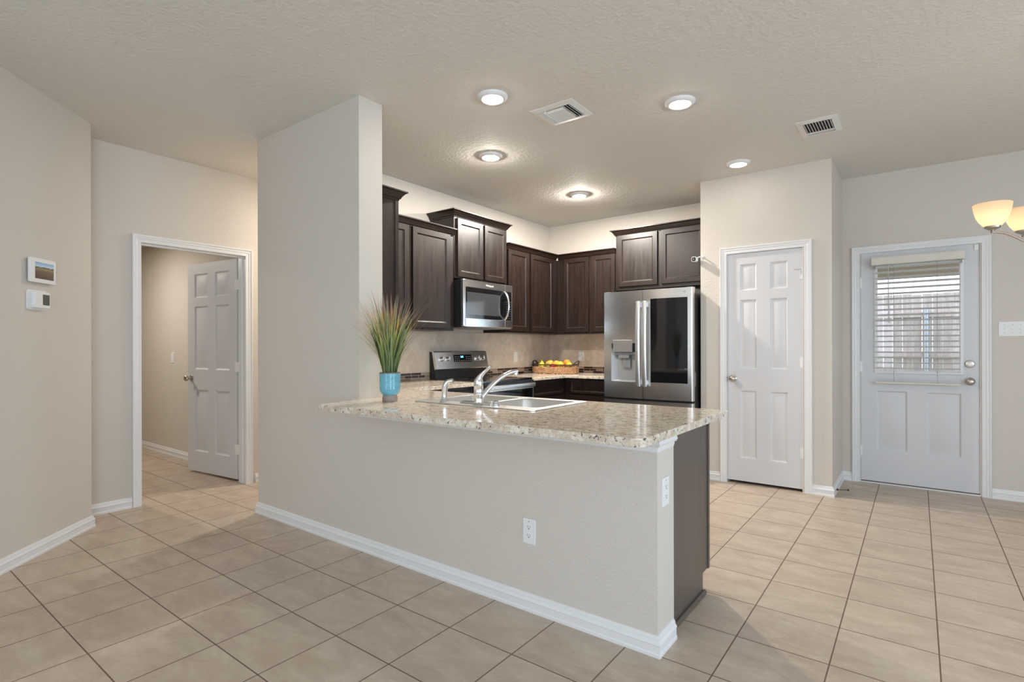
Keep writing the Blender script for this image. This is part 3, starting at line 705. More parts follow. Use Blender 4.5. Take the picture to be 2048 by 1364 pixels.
# door steel frame as four bars, control side bar
b = MB(); dw = 0.630
gx0, gx1, gz0, gz1 = 0.032, 0.628, 0.088, 0.378
b.box(0, 0.032, -D - 0.028, -D - 0.0005, 0.012, MH); b.box(0.032, dw, -D - 0.028, -D - 0.0005, gz1, MH); b.box(0.032, dw, -D - 0.028, -D - 0.0005, 0.012, gz0)
b.build('door_frame', STEEL, r, bevel=0.003)
MB().box(0.0325, dw, -D - 0.026, -D - 0.001, gz0 + 0.0003, gz1 - 0.0003).build('door_glass', BLKGL, r)
b = MB(); b.box(0.055, 0.55, -D - 0.0268, -D - 0.0261, gz0 + 0.035, gz1 - 0.045); b.build('viewing_window', mat('mesh_window', (0.05, 0.052, 0.055), 0.12, coat=1), r)
b = MB(); b.box(dw + 0.002, MW, -D - 0.027, -D - 0.0005, gz1, MH); b.box(dw + 0.002, MW, -D - 0.027, -D - 0.0005, 0.012, gz0); b.box(MW - 0.014, MW, -D - 0.027, -D - 0.0005, gz0, gz1)
b.build('control_frame', STEEL, r, bevel=0.002)
cp = MB().box(dw + 0.002, MW - 0.0142, -D - 0.025, -D - 0.001, gz0 + 0.0003, gz1 - 0.0003).build('control_panel', BLKGL, r)
for i in range(3):
    for k2 in range(8):
        x = dw + 0.03 + i * 0.03; z = gz0 + 0.02 + k2 * 0.024
        MB().box(x - 0.0025, x + 0.0025, -D - 0.0256, -D - 0.0251, z - 0.0013, z + 0.0013).build('touch_key', wdot, cp)
pts = bez((dw - 0.012, -D - 0.027, gz1 - 0.006), (dw - 0.012, -D - 0.105, gz1 - 0.05), (dw - 0.012, -D - 0.105, gz0 + 0.05), (dw - 0.012, -D - 0.027, gz0 + 0.006), 18)
MB().tube(pts, 0.0125, 12, flat=(1.0, 0.75)).build('handle', STEEL, r, smooth=True)
text_obj('Whirlpool', 0.028, mat('logo_silver', (0.85, 0.85, 0.85), 0.3, 0.3), r, (0.385, -D - 0.0285, 0.412), (PI / 2, 0, 0), 'brand_lettering')

# ================================================================== refrigerator
r = thing('refrigerator', 'stainless french-door refrigerator with dark glass panel and water dispenser', 'refrigerator', (-2.533, 4.90, 0))
FW = 0.900; FD = 0.84
FGREY = mat('fridge_side_grey', rgb(74, 76, 78), 0.45, 0.3)
MB().box(0.004, FW - 0.004, 0.065, FD - 0.01, 0.02, 1.755).build('cabinet_body', FGREY, r, bevel=0.003)
def bow(x): # front bulge and rounded outer edges
    t = (x - FW / 2) / (FW / 2); e = 0
    for a in (x, FW - x):
        if a < 0.012: e = max(e, 0.012 - math.sqrt(max(0, 0.012 ** 2 - (0.012 - a) ** 2)))
    return 0.020 * t * t - 0.020 + e
def bowed(mb, xa, xb, za, zb, yb=0.06):
    n = 18; xs = [xa + (xb - xa) * i / n for i in range(n + 1)]
    # denser at ends
    for e in (0.001, 0.003, 0.006, 0.012):
        for q in (e, FW - e):
            if xa < q < xb: xs.append(q)
    xs = sorted(set(xs)); poly = [(x, bow(x)) for x in xs] + [(xb, yb), (xa, yb)]
    mb.prism(poly, za, zb, lambda u, v, w: (u, v, w))
zd0, zd1 = 0.716, 1.763; xs_ = 0.4265
ld = MB(); dx0, dx1, dz0, dz1 = 0.088, 0.350, 0.875, 1.252
bowed(ld, 0, dx0, zd0, zd1); bowed(ld, dx1, xs_ - 0.002, zd0, zd1); bowed(ld, dx0, dx1, zd0, dz0); bowed(ld, dx0, dx1, dz1, zd1)
ld.build('door', STEEL, r, smooth=True, angle=30, label='left stainless door with water and ice dispenser')
dp = MB(); dp.box(dx0, dx1, 0.052, 0.06, dz0, dz1); dp.prism([(dx0, -0.004), (dx0 + 0.045, 0.052), (dx0, 0.052)], dz0, dz1); dp.prism([(dx1, -0.004), (dx1 - 0.03, 0.052), (dx1, 0.052)], dz0, dz1)
dp.prism([(-0.004, dz0 - 0.001), (0.052, dz0 - 0.001), (0.052, dz0 + 0.02), (-0.004, dz0 + 0.006)], dx0, dx1, lambda u, v, w: (w, u, v))
o = dp.build('dispenser_recess', mat('dispenser_grey', rgb(190, 192, 194), 0.4, 0.4), r)
b = MB(); b.box(dx0 + 0.028, dx1 - 0.028, -0.030, 0.045, 1.165, 1.285); b.build('dispenser_control', mat('dispenser_steel', rgb(150, 148, 145), 0.4, 0.5), r, bevel=0.004, label='square stainless control block over the dispenser')
b = MB(); b.prism([(dx0 + 0.02, -0.006), (dx1 - 0.0, -0.006), (dx1 - 0.0, 0.05), (dx0 + 0.02, 0.05)], 1.14, 1.164); b.box(dx0 + 0.075, dx1 - 0.075, 0.0, 0.045, 1.105, 1.14); b.build('dispenser_spout', GREYP, r, bevel=0.004)
b = MB(); b.box(dx0 + 0.105, dx1 - 0.07, 0.025, 0.035, 1.01, 1.105); b.build('dispenser_paddle', GREYP, r, bevel=0.006)
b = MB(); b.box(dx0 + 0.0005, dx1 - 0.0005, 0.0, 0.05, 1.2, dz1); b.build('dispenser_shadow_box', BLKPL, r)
rd = MB(); gx0, gx1, gz0, gz1 = 0.505, 0.855, 0.877, 1.674
bowed(rd, xs_ + 0.002, gx0, zd0, zd1); bowed(rd, gx1, FW, zd0, zd1); bowed(rd, gx0, gx1, zd0, gz0); bowed(rd, gx0, gx1, gz1, zd1)
rd.build('door', STEEL, r, smooth=True, angle=30, label='right stainless door framing a dark glass window')
b = MB(); n = 16; xs2 = [gx0 + (gx1 - gx0) * i / n for i in range(n + 1)]
b.prism([(x, bow(x) + 0.0008) for x in xs2] + [(gx1, 0.03), (gx0, 0.03)], gz0, gz1)
b.build('door_window', mat('smoked_glass', (0.008, 0.008, 0.010), 0.04, spec=0.4), r, smooth=True, angle=30, label='large dark reflective glass panel')
for xh, nm in ((xs_ - 0.030, 'l'), (xs_ + 0.036, 'r')):
    sg = -1 if nm == 'l' else 1
    pts = bez((xh, -0.062, 1.655), (xh + sg * -0.0, -0.082, 1.40), (xh + sg * 0.0, -0.082, 1.09), (xh, -0.062, 0.838), 20)
    mb = MB().tube(pts, 0.022, 20, flat=(0.42, 1.05))
    mb.box(xh - 0.009, xh + 0.009, -0.062, -0.008, 1.60, 1.64); mb.box(xh - 0.009, xh + 0.009, -0.062, -0.008, 0.855, 0.895)
    mb.build('handle', HANDM, r, smooth=True)
fz = MB(); bowed(fz, 0, FW, 0.02, 0.696); fz.build('freezer_drawer', STEEL, r, smooth=True, angle=30)
pts = [(0.08, -0.07, 0.62), (FW - 0.08, -0.07, 0.62)]
b = MB().tube(pts, 0.014, 12); b.box(0.10, 0.12, -0.07, -0.008, 0.612, 0.628); b.box(FW - 0.12, FW - 0.10, -0.07, -0.008, 0.612, 0.628); b.build('freezer_handle', STEEL, r, smooth=True)
b = MB(); b.box(0.01, FW - 0.01, 0.02, 0.064, 0.697, 0.7155); b.build('door_gasket', BLKPL, r)
for q in ((FW - 0.06, FW - 0.008, 0.030, 0.10, 1.7635, 1.770), (0.008, 0.06, 0.030, 0.10, 1.7635, 1.770), (FW - 0.0039, FW - 0.001, 0.068, 0.09, 0.85, 0.98)): MB().box(*q).build('hinge_cover', GREYP, r)
text_obj('LG', 0.020, mat('logo_grey', (0.3, 0.3, 0.3), 0.4), r, (0.825, -0.0085, 1.725), (PI / 2, 0, 0), 'brand_lettering')

# ================================================================== plant
pot = thing('potted_grass', 'tall ornamental grass with reddish tips in a turquoise pot on the bar', 'potted plant', (-2.432, 2.052, 0.9055))
b = MB(); b.lathe([(0, 0), (0.041, 0), (0.043, 0.003), (0.044, 0.02), (0.0415, 0.028), (0.0405, 0.036), (0.041, 0.0365), (0, 0.0365)], n=40); b.build('pot_foot', mat('raw_clay', rgb(150, 136, 126), 0.7, var=(40, 0.06)), pot, smooth=True)
TURQ = mat('turquoise_glaze', rgb(104, 172, 192), 0.22, coat=0.5, var=(9, 0.12, (1, 1, 6)))
b = MB()
prof = [(0, 0.0366), (0.0405, 0.037), (0.050, 0.046), (0.057, 0.058), (0.0595, 0.072)]
for k_ in range(9): z = 0.078 + k_ * 0.0088; prof += [(0.0598, z), (0.0594, z + 0.0012), (0.0600, z + 0.0030)]
prof += [(0.0600, 0.160), (0.0585, 0.1635), (0.056, 0.1635), (0.0555, 0.150), (0.05, 0.146), (0, 0.146)]
b.lathe(prof, n=48); b.build('pot', TURQ, pot, smooth=True)
b = MB(); b.lathe([(0.0565, 0.1637), (0.0588, 0.1637), (0.0597, 0.1605), (0.0603, 0.1605), (0.0600, 0.1665), (0.0565, 0.1675), (0.0560, 0.1637)], n=48); b.build('pot_rim', mat('rim_brown', rgb(118, 110, 104), 0.5), pot, smooth=True)
b = MB(); b.lathe([(0, 0.1465), (0.0553, 0.1465), (0.0553, 0.150), (0, 0.156)], n=30); b.build('soil', mat('soil', rgb(60, 46, 34), 0.9), pot)
# grass blades, coloured along their length
me_b = bmesh.new(); uvl = None
lay = me_b.loops.layers.float_color.new('blade')
rnd = random.Random(11)
for i in range(330):
    a = rnd.uniform(0, 2 * PI); rr = 0.038 * math.sqrt(rnd.random())
    lean = abs(rnd.gauss(0, 0.15)); lean = min(lean, 0.36)
    hgt = rnd.uniform(0.32, 0.51) if rnd.random() < 0.8 else rnd.uniform(0.18, 0.34)
    da = a + rnd.gauss(0, 0.5)
    dirv = Vector((math.cos(da), math.sin(da), 0)); base = Vector((rr * math.cos(a), rr * math.sin(a), 0.150))
    droop = rnd.uniform(0.0, 0.06)
    kind = rnd.random()
    wide = rnd.uniform(0.0030, 0.0056)
    if i < 3:
        dirs = [(-0.80, -0.60), (-0.75, -0.4), (0.8, 0.55)]
        dirv = Vector((dirs[i][0], dirs[i][1], 0)).normalized(); lean = (0.46, 0.40, 0.42)[i]; hgt = (0.37, 0.40, 0.38)[i]; droop = (0.045, 0.03, 0.02)[i]
    # keep clear of the tall wall on the left/back
    if i >= 3 and i % 14 == 0: lean = rnd.uniform(0.30, 0.40); hgt = rnd.uniform(0.3, 0.42); wide = 0.0018
    n = 9; prev = None; side = dirv.cross(Vector((0, 0, 1)))
    tw = rnd.uniform(-0.8, 0.8); side = Matrix.Rotation(tw, 3, 'Z') @ side
    for k_ in range(n + 1):
        t = k_ / n
        out = lean * hgt * (t * 0.9 + 0.5 * t * t) + droop * t ** 3 * 1.4
        z = hgt * t - droop * t ** 3 * (2.2 if i < 3 else 1.0)
        p = base + dirv * out + Vector((0, 0, z))
        wx = wide * (1 - t) ** 0.55 * (0.7 + 0.6 * math.sin(PI * min(t * 1.2, 1)))
        if p.x + pot.location.x < -2.672 and p.y + pot.location.y > 2.01: p.x = -2.672 - pot.location.x + 0.0
        cur = (me_b.verts.new(p - side * wx), me_b.verts.new(p + Vector((0, 0, 0)) + dirv * wx * 0.5), me_b.verts.new(p + side * wx), t)
        if prev:
            for s_ in (0, 1):
                f = me_b.faces.new([prev[s_], prev[s_ + 1], cur[s_ + 1], cur[s_]])
                for lp, tt in zip(f.loops, (prev[3], prev[3], t, t)): lp[lay] = (tt, kind, 0, 1)
        prev = cur
me = bpy.data.meshes.new('grass_blades'); me_b.to_mesh(me); me_b.free()
for p in me.polygons: p.use_smooth = True
gm = mat('grass_blade', (0.2, 0.3, 0.1), 0.5); L = gm.node_tree.links
at = N(gm, 'ShaderNodeAttribute', attribute_name='blade'); sp = N(gm, 'ShaderNodeSeparateXYZ'); L.new(at.outputs['Vector'], sp.inputs[0])
def ramp(m, src, els):
    r_ = N(m, 'ShaderNodeValToRGB'); L.new(src, r_.inputs[0]); e = r_.color_ramp
    e.elements[0].position = els[0][0]; e.elements[0].color = rgb(*els[0][1]); e.elements[1].position = els[1][0]; e.elements[1].color = rgb(*els[1][1])
    for p_, c_ in els[2:]:
        x = e.elements.new(p_); x.color = rgb(*c_)
    return r_.outputs[0]
g1 = ramp(gm, sp.outputs[0], [(0, (98, 118, 78)), (0.55, (134, 150, 98)), (0.85, (172, 168, 130)), (1.0, (176, 140, 122))])
g2 = ramp(gm, sp.outputs[0], [(0, (104, 124, 70)), (0.5, (172, 182, 84)), (0.68, (222, 206, 100)), (0.85, (214, 140, 106)), (1.0, (180, 98, 92))])
g3 = ramp(gm, sp.outputs[0], [(0, (58, 72, 46)), (0.6, (98, 114, 74)), (0.9, (152, 128, 110)), (1.0, (166, 122, 112))])
c = mixc(gm, math_node(gm, 'GREATER_THAN', sp.outputs[1], 0.55), g1, g3)
c = mixc(gm, math_node(gm, 'GREATER_THAN', sp.outputs[1], 0.78), c, g2)
L.new(c, gm.node_tree.nodes['Principled BSDF'].inputs['Base Color'])
me.materials.append(gm); o = bpy.data.objects.new('grass_blades', me); COL.objects.link(o); o.parent = pot

# ================================================================== fruit basket
BX, BY = -3.432, 5.405
bk = thing('fruit_basket', 'oval woven wicker basket with dark handles on the corner worktop', 'basket', (BX, BY, 0.9055))
def oval(a, b_, n=64): return [(a * math.cos(2 * PI * i / n) * (1 if True else 0), b_ * math.sin(2 * PI * i / n)) for i in range(n)]
def sup(a, b_, t, e=0.55):
    c_, s_ = math.cos(t), math.sin(t)
    return (a * math.copysign(abs(c_) ** e, c_), b_ * math.copysign(abs(s_) ** e, s_))
WK = mat('wicker', rgb(190, 150, 112), 0.7, var=(30, 0.3)); WKD = mat('wicker_dark', rgb(70, 50, 42), 0.6)
b = MB(); nst = 44
for row in range(8):
    z = 0.006 + row * 0.0098; pts = []
    for i in range(nst * 2):
        t = 2 * PI * i / (nst * 2); w_ = 0.0035 * (1 if (i + row) % 2 else -1); gr = 0.004 * row / 8
        x, y = sup(0.275 + w_ + gr, 0.14 + w_ + gr, t); pts.append((x, y, z))
    pts.append(pts[0]); b.tube(pts, 0.0056, 6, cap=False)
b.build('woven_side', WK, bk, smooth=True)
b = MB()
for i in range(nst):
    t = 2 * PI * (i + 0.5) / nst; x, y = sup(0.275, 0.14, t); x2, y2 = sup(0.279, 0.144, t)
    b.tube([(x, y, 0.002), (x2, y2, 0.102)], 0.003, 6)
pts = [sup(0.281, 0.146, 2 * PI * i / 60) + (0.104,) for i in range(61)]
b.tube(pts, 0.006, 8, cap=False); pts = [sup(0.277, 0.142, 2 * PI * i / 60) + (0.003,) for i in range(61)]; b.tube(pts, 0.004, 6, cap=False)
b.build('stakes_and_rim', WKD, bk, smooth=True, label='dark brown upright stakes and rim')
b = MB(); b.prism([sup(0.272, 0.137, 2 * PI * i / 60) for i in range(60)], 0.0, 0.006); b.build('base', WK, bk)
for s_ in (-1, 1):
    pts = bez((s_ * 0.27, -0.05, 0.10), (s_ * 0.33, -0.05, 0.165), (s_ * 0.33, 0.05, 0.165), (s_ * 0.27, 0.05, 0.10), 12)
    if s_ == -1: pts = [(max(p[0], -0.294), p[1], p[2]) for p in pts]
    MB().tube(pts, 0.007, 8).build('handle', WKD, bk, smooth=True, label='dark curved handle')
def fruit(name, label, x, y, z, sc, m, prof=None, rot=0, tiltv=0):
    b = MB()
    prof = prof or [(0, -1), (0.35, -0.93), (0.7, -0.7), (0.95, -0.3), (1, 0.05), (0.92, 0.42), (0.66, 0.75), (0.3, 0.93), (0.06, 0.95), (0, 0.93)]
    b.lathe([(r_ * sc[0], h_ * sc[2]) for r_, h_ in prof], n=24); b.transform(Matrix.Diagonal((1, sc[1] / sc[0], 1, 1)))
    b.transform(Matrix.Rotation(rot, 4, 'Z') @ Matrix.Rotation(tiltv, 4, 'Y'))
    o = b.build(name, m, smooth=True, angle=80, loc=(BX + x, BY + y, 0.9055 + z))
    tag(o, label, 'fruit', 'fruit in the wicker basket'); return o
OR = mat('orange_skin', rgb(240, 140, 50), 0.45, bump=(300, 0.3, 0.001)); YE = mat('lemon_skin', rgb(244, 200, 60), 0.45, bump=(250, 0.2, 0.001))
MG = mat('mango_skin', rgb(240, 168, 70), 0.4, var=(14, 0.25)); PR = mat('pear_skin', rgb(212, 196, 50), 0.45, var=(12, 0.12)); RD = mat('apple_red', rgb(150, 34, 34), 0.3, var=(12, 0.3)); GN = mat('apple_green', rgb(104, 120, 48), 0.35, var=(12, 0.15))
PEARP = [(0, -1), (0.4, -0.95), (0.8, -0.75), (1, -0.4), (0.92, -0.02), (0.66, 0.3), (0.42, 0.58), (0.32, 0.82), (0.16, 0.97), (0, 1)]
fruit('pear', 'yellow-green pear at the left end of the fruit basket', -0.175, -0.035, 0.108, (0.045, 0.045, 0.058), PR, PEARP)
fruit('mango', 'orange-yellow mango behind the pear in the basket', -0.085, 0.01, 0.112, (0.042, 0.042, 0.055), MG, None, 0.2, 1.3)
fruit('peach', 'small orange fruit beside the mango in the basket', 0.0, 0.02, 0.112, (0.04, 0.04, 0.046), MG, None, 0.5, 1.2)
fruit('green_apple', 'green fruit low at the front middle of the basket', -0.055, -0.075, 0.083, (0.036, 0.036, 0.034), GN)
fruit('red_apple', 'dark red fruit low at the front middle of the basket', 0.015, -0.078, 0.082, (0.036, 0.036, 0.033), RD)
fruit('lemon', 'yellow lemon right of the middle of the basket', 0.075, -0.02, 0.104, (0.040, 0.040, 0.052), YE, None, 0.1, 1.45)
fruit('orange', 'bright orange standing highest in the basket', 0.148, 0.025, 0.122, (0.045, 0.045, 0.045), OR)
fruit('lemon', 'small yellow lemon at the right end of the basket', 0.215, -0.045, 0.103, (0.034, 0.034, 0.040), YE, None, -0.4, 1.3)
bpy.data.objects['pear'].update_tag()
b = MB(); b.tube([(0, 0, 0.056), (0.003, 0, 0.07)], 0.002, 6); b.build('stem', WKD, bpy.data.objects['pear'])

# ================================================================== outlets, switches, wall devices
def outlet(name, label, M, cat='outlet', kind='duplex'):
    """M maps local (x right, -y out of wall, z up), centre of plate at origin"""
    r = thing(name, label, cat); r.matrix_world = M
    w_, h_ = (0.035, 0.0575)
    MB().prism(rrect(-w_, w_, -h_, h_, 0.004, 3), 0, 0.005, lambda u, v, w: (u, -w, v)).build('plate', WHT, r, bevel=0.0015)
    if kind == 'duplex':
        for s_ in (-1, 1):
            f = MB().prism(rrect(-0.0165, 0.0165, -0.014 + s_ * 0.0195, 0.014 + s_ * 0.0195, 0.008, 4), 0.005, 0.0066, lambda u, v, w: (u, -w, v)).build('socket', WHT, r)
            q = MB(); q.box(-0.0075, -0.0055, -0.0071, -0.0066, s_ * 0.0195 - 0.001, s_ * 0.0195 + 0.007); q.box(0.0055, 0.0075, -0.0071, -0.0066, s_ * 0.0195, s_ * 0.0195 + 0.006)
            q.cyl((0, -0.0066, s_ * 0.0195 - 0.0065), 0.0026, 0.0006, '-y', 10); q.build('slots', BLKM2, f)
        MB().cyl((0, -0.005, 0.046), 0.003, 0.001, '-y', 10).build('screw', GREYP, r)
    elif kind == 'rocker':
        MB().box(-0.0165, 0.0165, -0.008, -0.005, -0.033, 0.033).build('rocker', WHT, r, bevel=0.002)
    return r
BLKM2 = mat('slot_black', (0.02, 0.02, 0.02), 0.5)
outlet('wall_outlet', 'white duplex outlet low on the half wall face', Matrix.Translation((-1.430, YH0, 0.366)))
outlet('wall_outlet', 'white duplex outlet on the narrow end of the half wall', Matrix.Translation((-0.816, 2.108, 0.632)) @ Matrix.Rotation(PI / 2, 4, 'Z'))
outlet('wall_outlet', 'white outlet plate on the backsplash right of the range', Matrix.Translation((XK + 0.008, 5.013, 1.102)) @ Matrix.Rotation(PI / 2, 4, 'Z'), kind='rocker')
o = outlet('wall_outlet', 'white outlet with a plug on the backsplash right of the fruit basket', Matrix.Translation((-3.262, YF - 0.008, 1.100)))
b = MB(); b.box(-0.026, 0.026, -0.045, -0.0075, -0.046, -0.006)
pl = tag(b.build('plug_adapter', WHT, bevel=0.004, loc=(-3.262, YF - 0.008, 1.100)), 'small white plug adapter in the outlet right of the fruit basket', 'plug')
b = MB().tube(bez((0.024, -0.03, -0.026), (0.06, -0.03, -0.026), (0.08, -0.02, -0.05), (0.15, -0.02, -0.10), 10), 0.0016, 6); b.build('cord', GREYP, pl, smooth=True)
outlet('light_switch', 'white rocker switch on the wall of the side room', Matrix.Translation((-6.69, 2.52, 1.105)), 'switch', 'rocker')
# quad toggle switch plate by the exterior door
r = thing('light_switch', 'wide white multi-toggle switch plate right of the exterior door', 'switch', (0.512, YF, 1.351))
MB().prism(rrect(0, 0.209, -0.0575, 0.0575, 0.004, 3), 0, 0.005, lambda u, v, w: (u, -w, v)).build('plate', WHT, r, bevel=0.0015)
for i in range(4):
    x = 0.035 + i * 0.0462
    b = MB(); b.box(x - 0.005, x + 0.005, -0.0062, -0.005, -0.012, 0.012); b.box(x - 0.0035, x + 0.0035, -0.016, -0.0062, -0.002 if i == 0 else -0.009, 0.009 if i == 0 else 0.002); b.build('toggle', WHT, r)
    for s_ in (-1, 1): MB().cyl((x, -0.005, s_ * 0.030), 0.0028, 0.0008, '-y', 8).build('screw', GREYP, r)
# tablet and thermostat on the angled wall
def diag_M(s_, z):   # s_ = distance from (-3.94,0.641) toward the corner
    a = Vector((-3.94, 0.641)); p = a + dd * s_
    ex = -nn  # out of wall
    xr = Vector((dd.x, dd.y, 0)); M = Matrix.Identity(4)
    out = Vector((ex.x, ex.y, 0))
    # local x -> along wall to the right as seen, local -y -> out
    M.col[0][:3] = xr; M.col[1][:3] = -out; M.col[2][:3] = (0, 0, 1); M.col[3][:3] = (p.x, p.y, z)
    return M
r = thing('wall_tablet', 'white wall-mounted security tablet showing a landscape on the angled wall', 'control panel'); r.matrix_world = diag_M(0.283, 1.672)
MB().prism(rrect(-0.085, 0.085, -0.055, 0.055, 0.010, 4), 0.0, 0.012, lambda u, v, w: (u, -w, v)).build('mount', GREYP, r)
MB().prism(rrect(-0.105, 0.105, -0.072, 0.072, 0.010, 4), 0.012, 0.026, lambda u, v, w: (u, -w, v)).build('housing', WHT, r, bevel=0.003)
sm = mat('landscape_screen', (0.1, 0.1, 0.1), 0.2); L = sm.node_tree.links; bs = sm.node_tree.nodes['Principled BSDF']
tc = N(sm, 'ShaderNodeTexCoord').outputs['Object']; sp = N(sm, 'ShaderNodeSeparateXYZ'); L.new(tc, sp.inputs[0])
nz = noise(sm, mapping(sm, tc, (1, 1, 3)), 30, 5, 0.6, 0.2, 0.8)
hz = math_node(sm, 'ADD', math_node(sm, 'DIVIDE', sp.outputs[2], 0.095), math_node(sm, 'MULTIPLY_ADD', nz, 0.16, 0.42))
rp = N(sm, 'ShaderNodeValToRGB'); L.new(hz, rp.inputs[0]); e = rp.color_ramp
e.elements[0].position = 0.0; e.elements[0].color = rgb(66, 54, 46); e.elements[1].position = 1.0; e.elements[1].color = rgb(110, 150, 190)
for p_, c_ in ((0.45, (92, 76, 62)), (0.62, (120, 110, 84)), (0.70, (50, 50, 50)), (0.76, (170, 185, 200))):
    x = e.elements.new(p_); x.color = rgb(*c_)
L.new(rp.outputs[0], bs.inputs['Base Color']); L.new(rp.outputs[0], bs.inputs['Emission Color']); bs.inputs['Emission Strength'].default_value = 0.25
MB().box(-0.067, 0.083, -0.0266, -0.0255, -0.048, 0.048).build('screen', sm, r, label='screen showing a brown field under blue sky')
r = thing('thermostat', 'white thermostat with a dark screen below the wall tablet', 'thermostat'); r.matrix_world = diag_M(0.259, 1.499)
MB().prism(rrect(-0.077, 0.077, -0.058, 0.058, 0.014, 4), 0.0, 0.008, lambda u, v, w: (u, -w, v)).build('wall_plate', WHT, r, bevel=0.002)
MB().prism(rrect(-0.050, 0.075, -0.048, 0.050, 0.012, 4), 0.008, 0.030, lambda u, v, w: (u, -w, v)).build('body', WHT, r, bevel=0.004)
MB().box(0.012, 0.066, -0.0306, -0.0295, -0.028, 0.034).build('screen', mat('lcd_grey', rgb(84, 84, 84), 0.25), r)
# security camera
r = thing('security_camera', 'small white and black security camera on the edge of the pantry wall', 'camera', (-1.612, 4.985, 2.037))
MB().prism(rrect(-0.054, -0.008, -0.036, 0.010, 0.014, 5), -0.02, 0.03, lambda u, v, w: (u, w, v)).build('housing', WHT, r, bevel=0.003)
MB().prism(rrect(-0.0485, -0.0135, -0.0305, 0.0045, 0.010, 5), -0.0225, -0.0202, lambda u, v, w: (u, w, v)).build('front_face', BLKGL, r)
MB().cyl((-0.031, -0.0226, -0.013), 0.007, 0.002, '-y', 14).build('lens', GREYP, r)
b = MB(); b.tube([(-0.006, 0.008, 0.0), (0.012, 0.014, 0.008), (0.026, 0.0455, 0.008)], 0.006, 10); b.cyl((0.026, 0.0457, 0.008), 0.014, 0.005, '-y', 16); b.build('bracket', WHT, r, smooth=True)
# door stop
b = MB(); pts = []
for i in range(90):
    t = i / 89; a = t * 2 * PI * 11; pts.append((0.012 + 0.062 * t, 0.0045 * math.cos(a), 0.0045 * math.sin(a)))
b.tube(pts, 0.0011, 5); b.cyl((0.0, 0, 0), 0.008, 0.012, 'x', 12)
r = tag(b.build('door_stop', mat('stop_brown', rgb(78, 60, 50), 0.5, 0.4), loc=(-0.5355, 5.16, 0.034), smooth=True), 'brown spring door stop on the baseboard corner beside the exterior door', 'door stop')
r.rotation_euler = (0, math.radians(-4), math.radians(8))
b = MB().cyl((0.074, 0, 0), 0.006, 0.014, 'x', 12); b.build('tip', BLKPL, r)

# ================================================================== blind on the exterior door
r = thing('window_blind', 'white slatted blind hanging over the exterior door window', 'blind', (-0.010, YF - 0.006, 0))
VAL = mat('blind_ivory', rgb(222, 218, 206), 0.45); SL = mat('blind_white', rgb(246, 246, 246), 0.4)
_t = SL.node_tree.nodes.new('ShaderNodeBsdfTranslucent'); _t.inputs[0].default_value = (0.9, 0.9, 0.9, 1)
_m = SL.node_tree.nodes.new('ShaderNodeMixShader'); _m.inputs[0].default_value = 0.35
SL.node_tree.links.new(SL.node_tree.nodes['Principled BSDF'].outputs[0], _m.inputs[1]); SL.node_tree.links.new(_t.outputs[0], _m.inputs[2])
SL.node_tree.links.new(_m.outputs[0], SL.node_tree.nodes['Material Output'].inputs[0])
b = MB(); b.prism([(0.006, 1.925), (-0.060, 1.925), (-0.066, 1.935), (-0.066, 1.985), (-0.060, 1.998), (0.006, 1.998)], -0.315, 0.315, lambda u, v, w: (w, u, v)); b.build('valance', VAL, r, bevel=0.003)
nsl = 20; pitch = 0.0462
slat_me = None
for i in range(nsl):
    z = 1.905 - i * pitch
    b = MB(); a = math.radians(13); c_, s_ = math.cos(a), math.sin(a)
    pr = []
    for u, v in ((-0.025, 0), (-0.013, 0.0012), (0, 0.0018), (0.013, 0.0012), (0.025, 0)): pr.append((u, v + 0.0012))
    for u, v in ((0.025, 0), (0.013, 0.0012), (0, 0.0018), (-0.013, 0.0012), (-0.025, 0)): pr.append((u, v - 0.0012))
    pr = [(-0.030 + u * c_ + v * s_, v * c_ - u * s_) for u, v in pr]
    if slat_me is None:
        b.prism(pr, -0.285, 0.287, lambda u, v, w: (w, u, v)); o = b.build('slat', SL, r, smooth=True, angle=30); slat_me = o
    else:
        o = slat_me.copy(); COL.objects.link(o); o.parent = r
    o.location = (0, 0, z)
b = MB(); b.box(-0.285, 0.290, -0.055, -0.012, 0.893, 0.908); b.build('bottom_rail', VAL, r, bevel=0.004)
b = MB(); b.box(-0.275, 0.280, -0.050, -0.016, 0.935, 0.940); b.build('stacked_slat', SL, r)
b = MB()
for x in (-0.155, 0.140):
    for y in (-0.056, -0.004): MB().tube([(x, y, 1.925), (x, y, 0.905)], 0.0008, 5).build('ladder_cord', GREYP, r)
b = MB(); b.tube([(-0.192, -0.068, 1.93), (-0.190, -0.068, 1.42)], 0.0035, 8); b.build('tilt_wand', mat('wand', rgb(176, 176, 176), 0.3), r)
for q in (0.28, -0.31): MB().box(q, q + 0.02, -0.030, 0.0, 1.90, 1.9245).build('bracket', GREYP, r)

# ================================================================== outside
GR = mat('lawn', rgb(110, 116, 80), 0.9, var=(3, 0.3))
b = MB(); b.box(-14, 16, 5.9, 40, -0.3, -0.12); struct(b.build('ground_outside', GR), 'lawn beyond the exterior door', 'lawn')
b = MB(); b.box(-3, 4, 5.89, 9.0, -0.12, -0.03); struct(b.build('patio_slab', mat('concrete', rgb(186, 182, 176), 0.8, var=(4, 0.08))), 'concrete patio outside the exterior door', 'patio')
b = MB(); b.box(-4, 5, 5.9, 9.7, 2.62, 2.70); b.box(-4, 5, 9.45, 9.7, 2.20, 2.62); struct(b.build('patio_roof', mat('patio_tan', rgb(196, 180, 160), 0.7)), 'tan patio roof and beam outside the door', 'patio roof')
FW_ = mat('fence_wood', rgb(196, 184, 180), 0.8, var=(5, 0.2, (5, 5, 0.6)))
f = thing('wooden_fence', 'weathered wooden privacy fence beyond the exterior door', 'fence', (0, 12.0, -0.12))
rnd = random.Random(2)
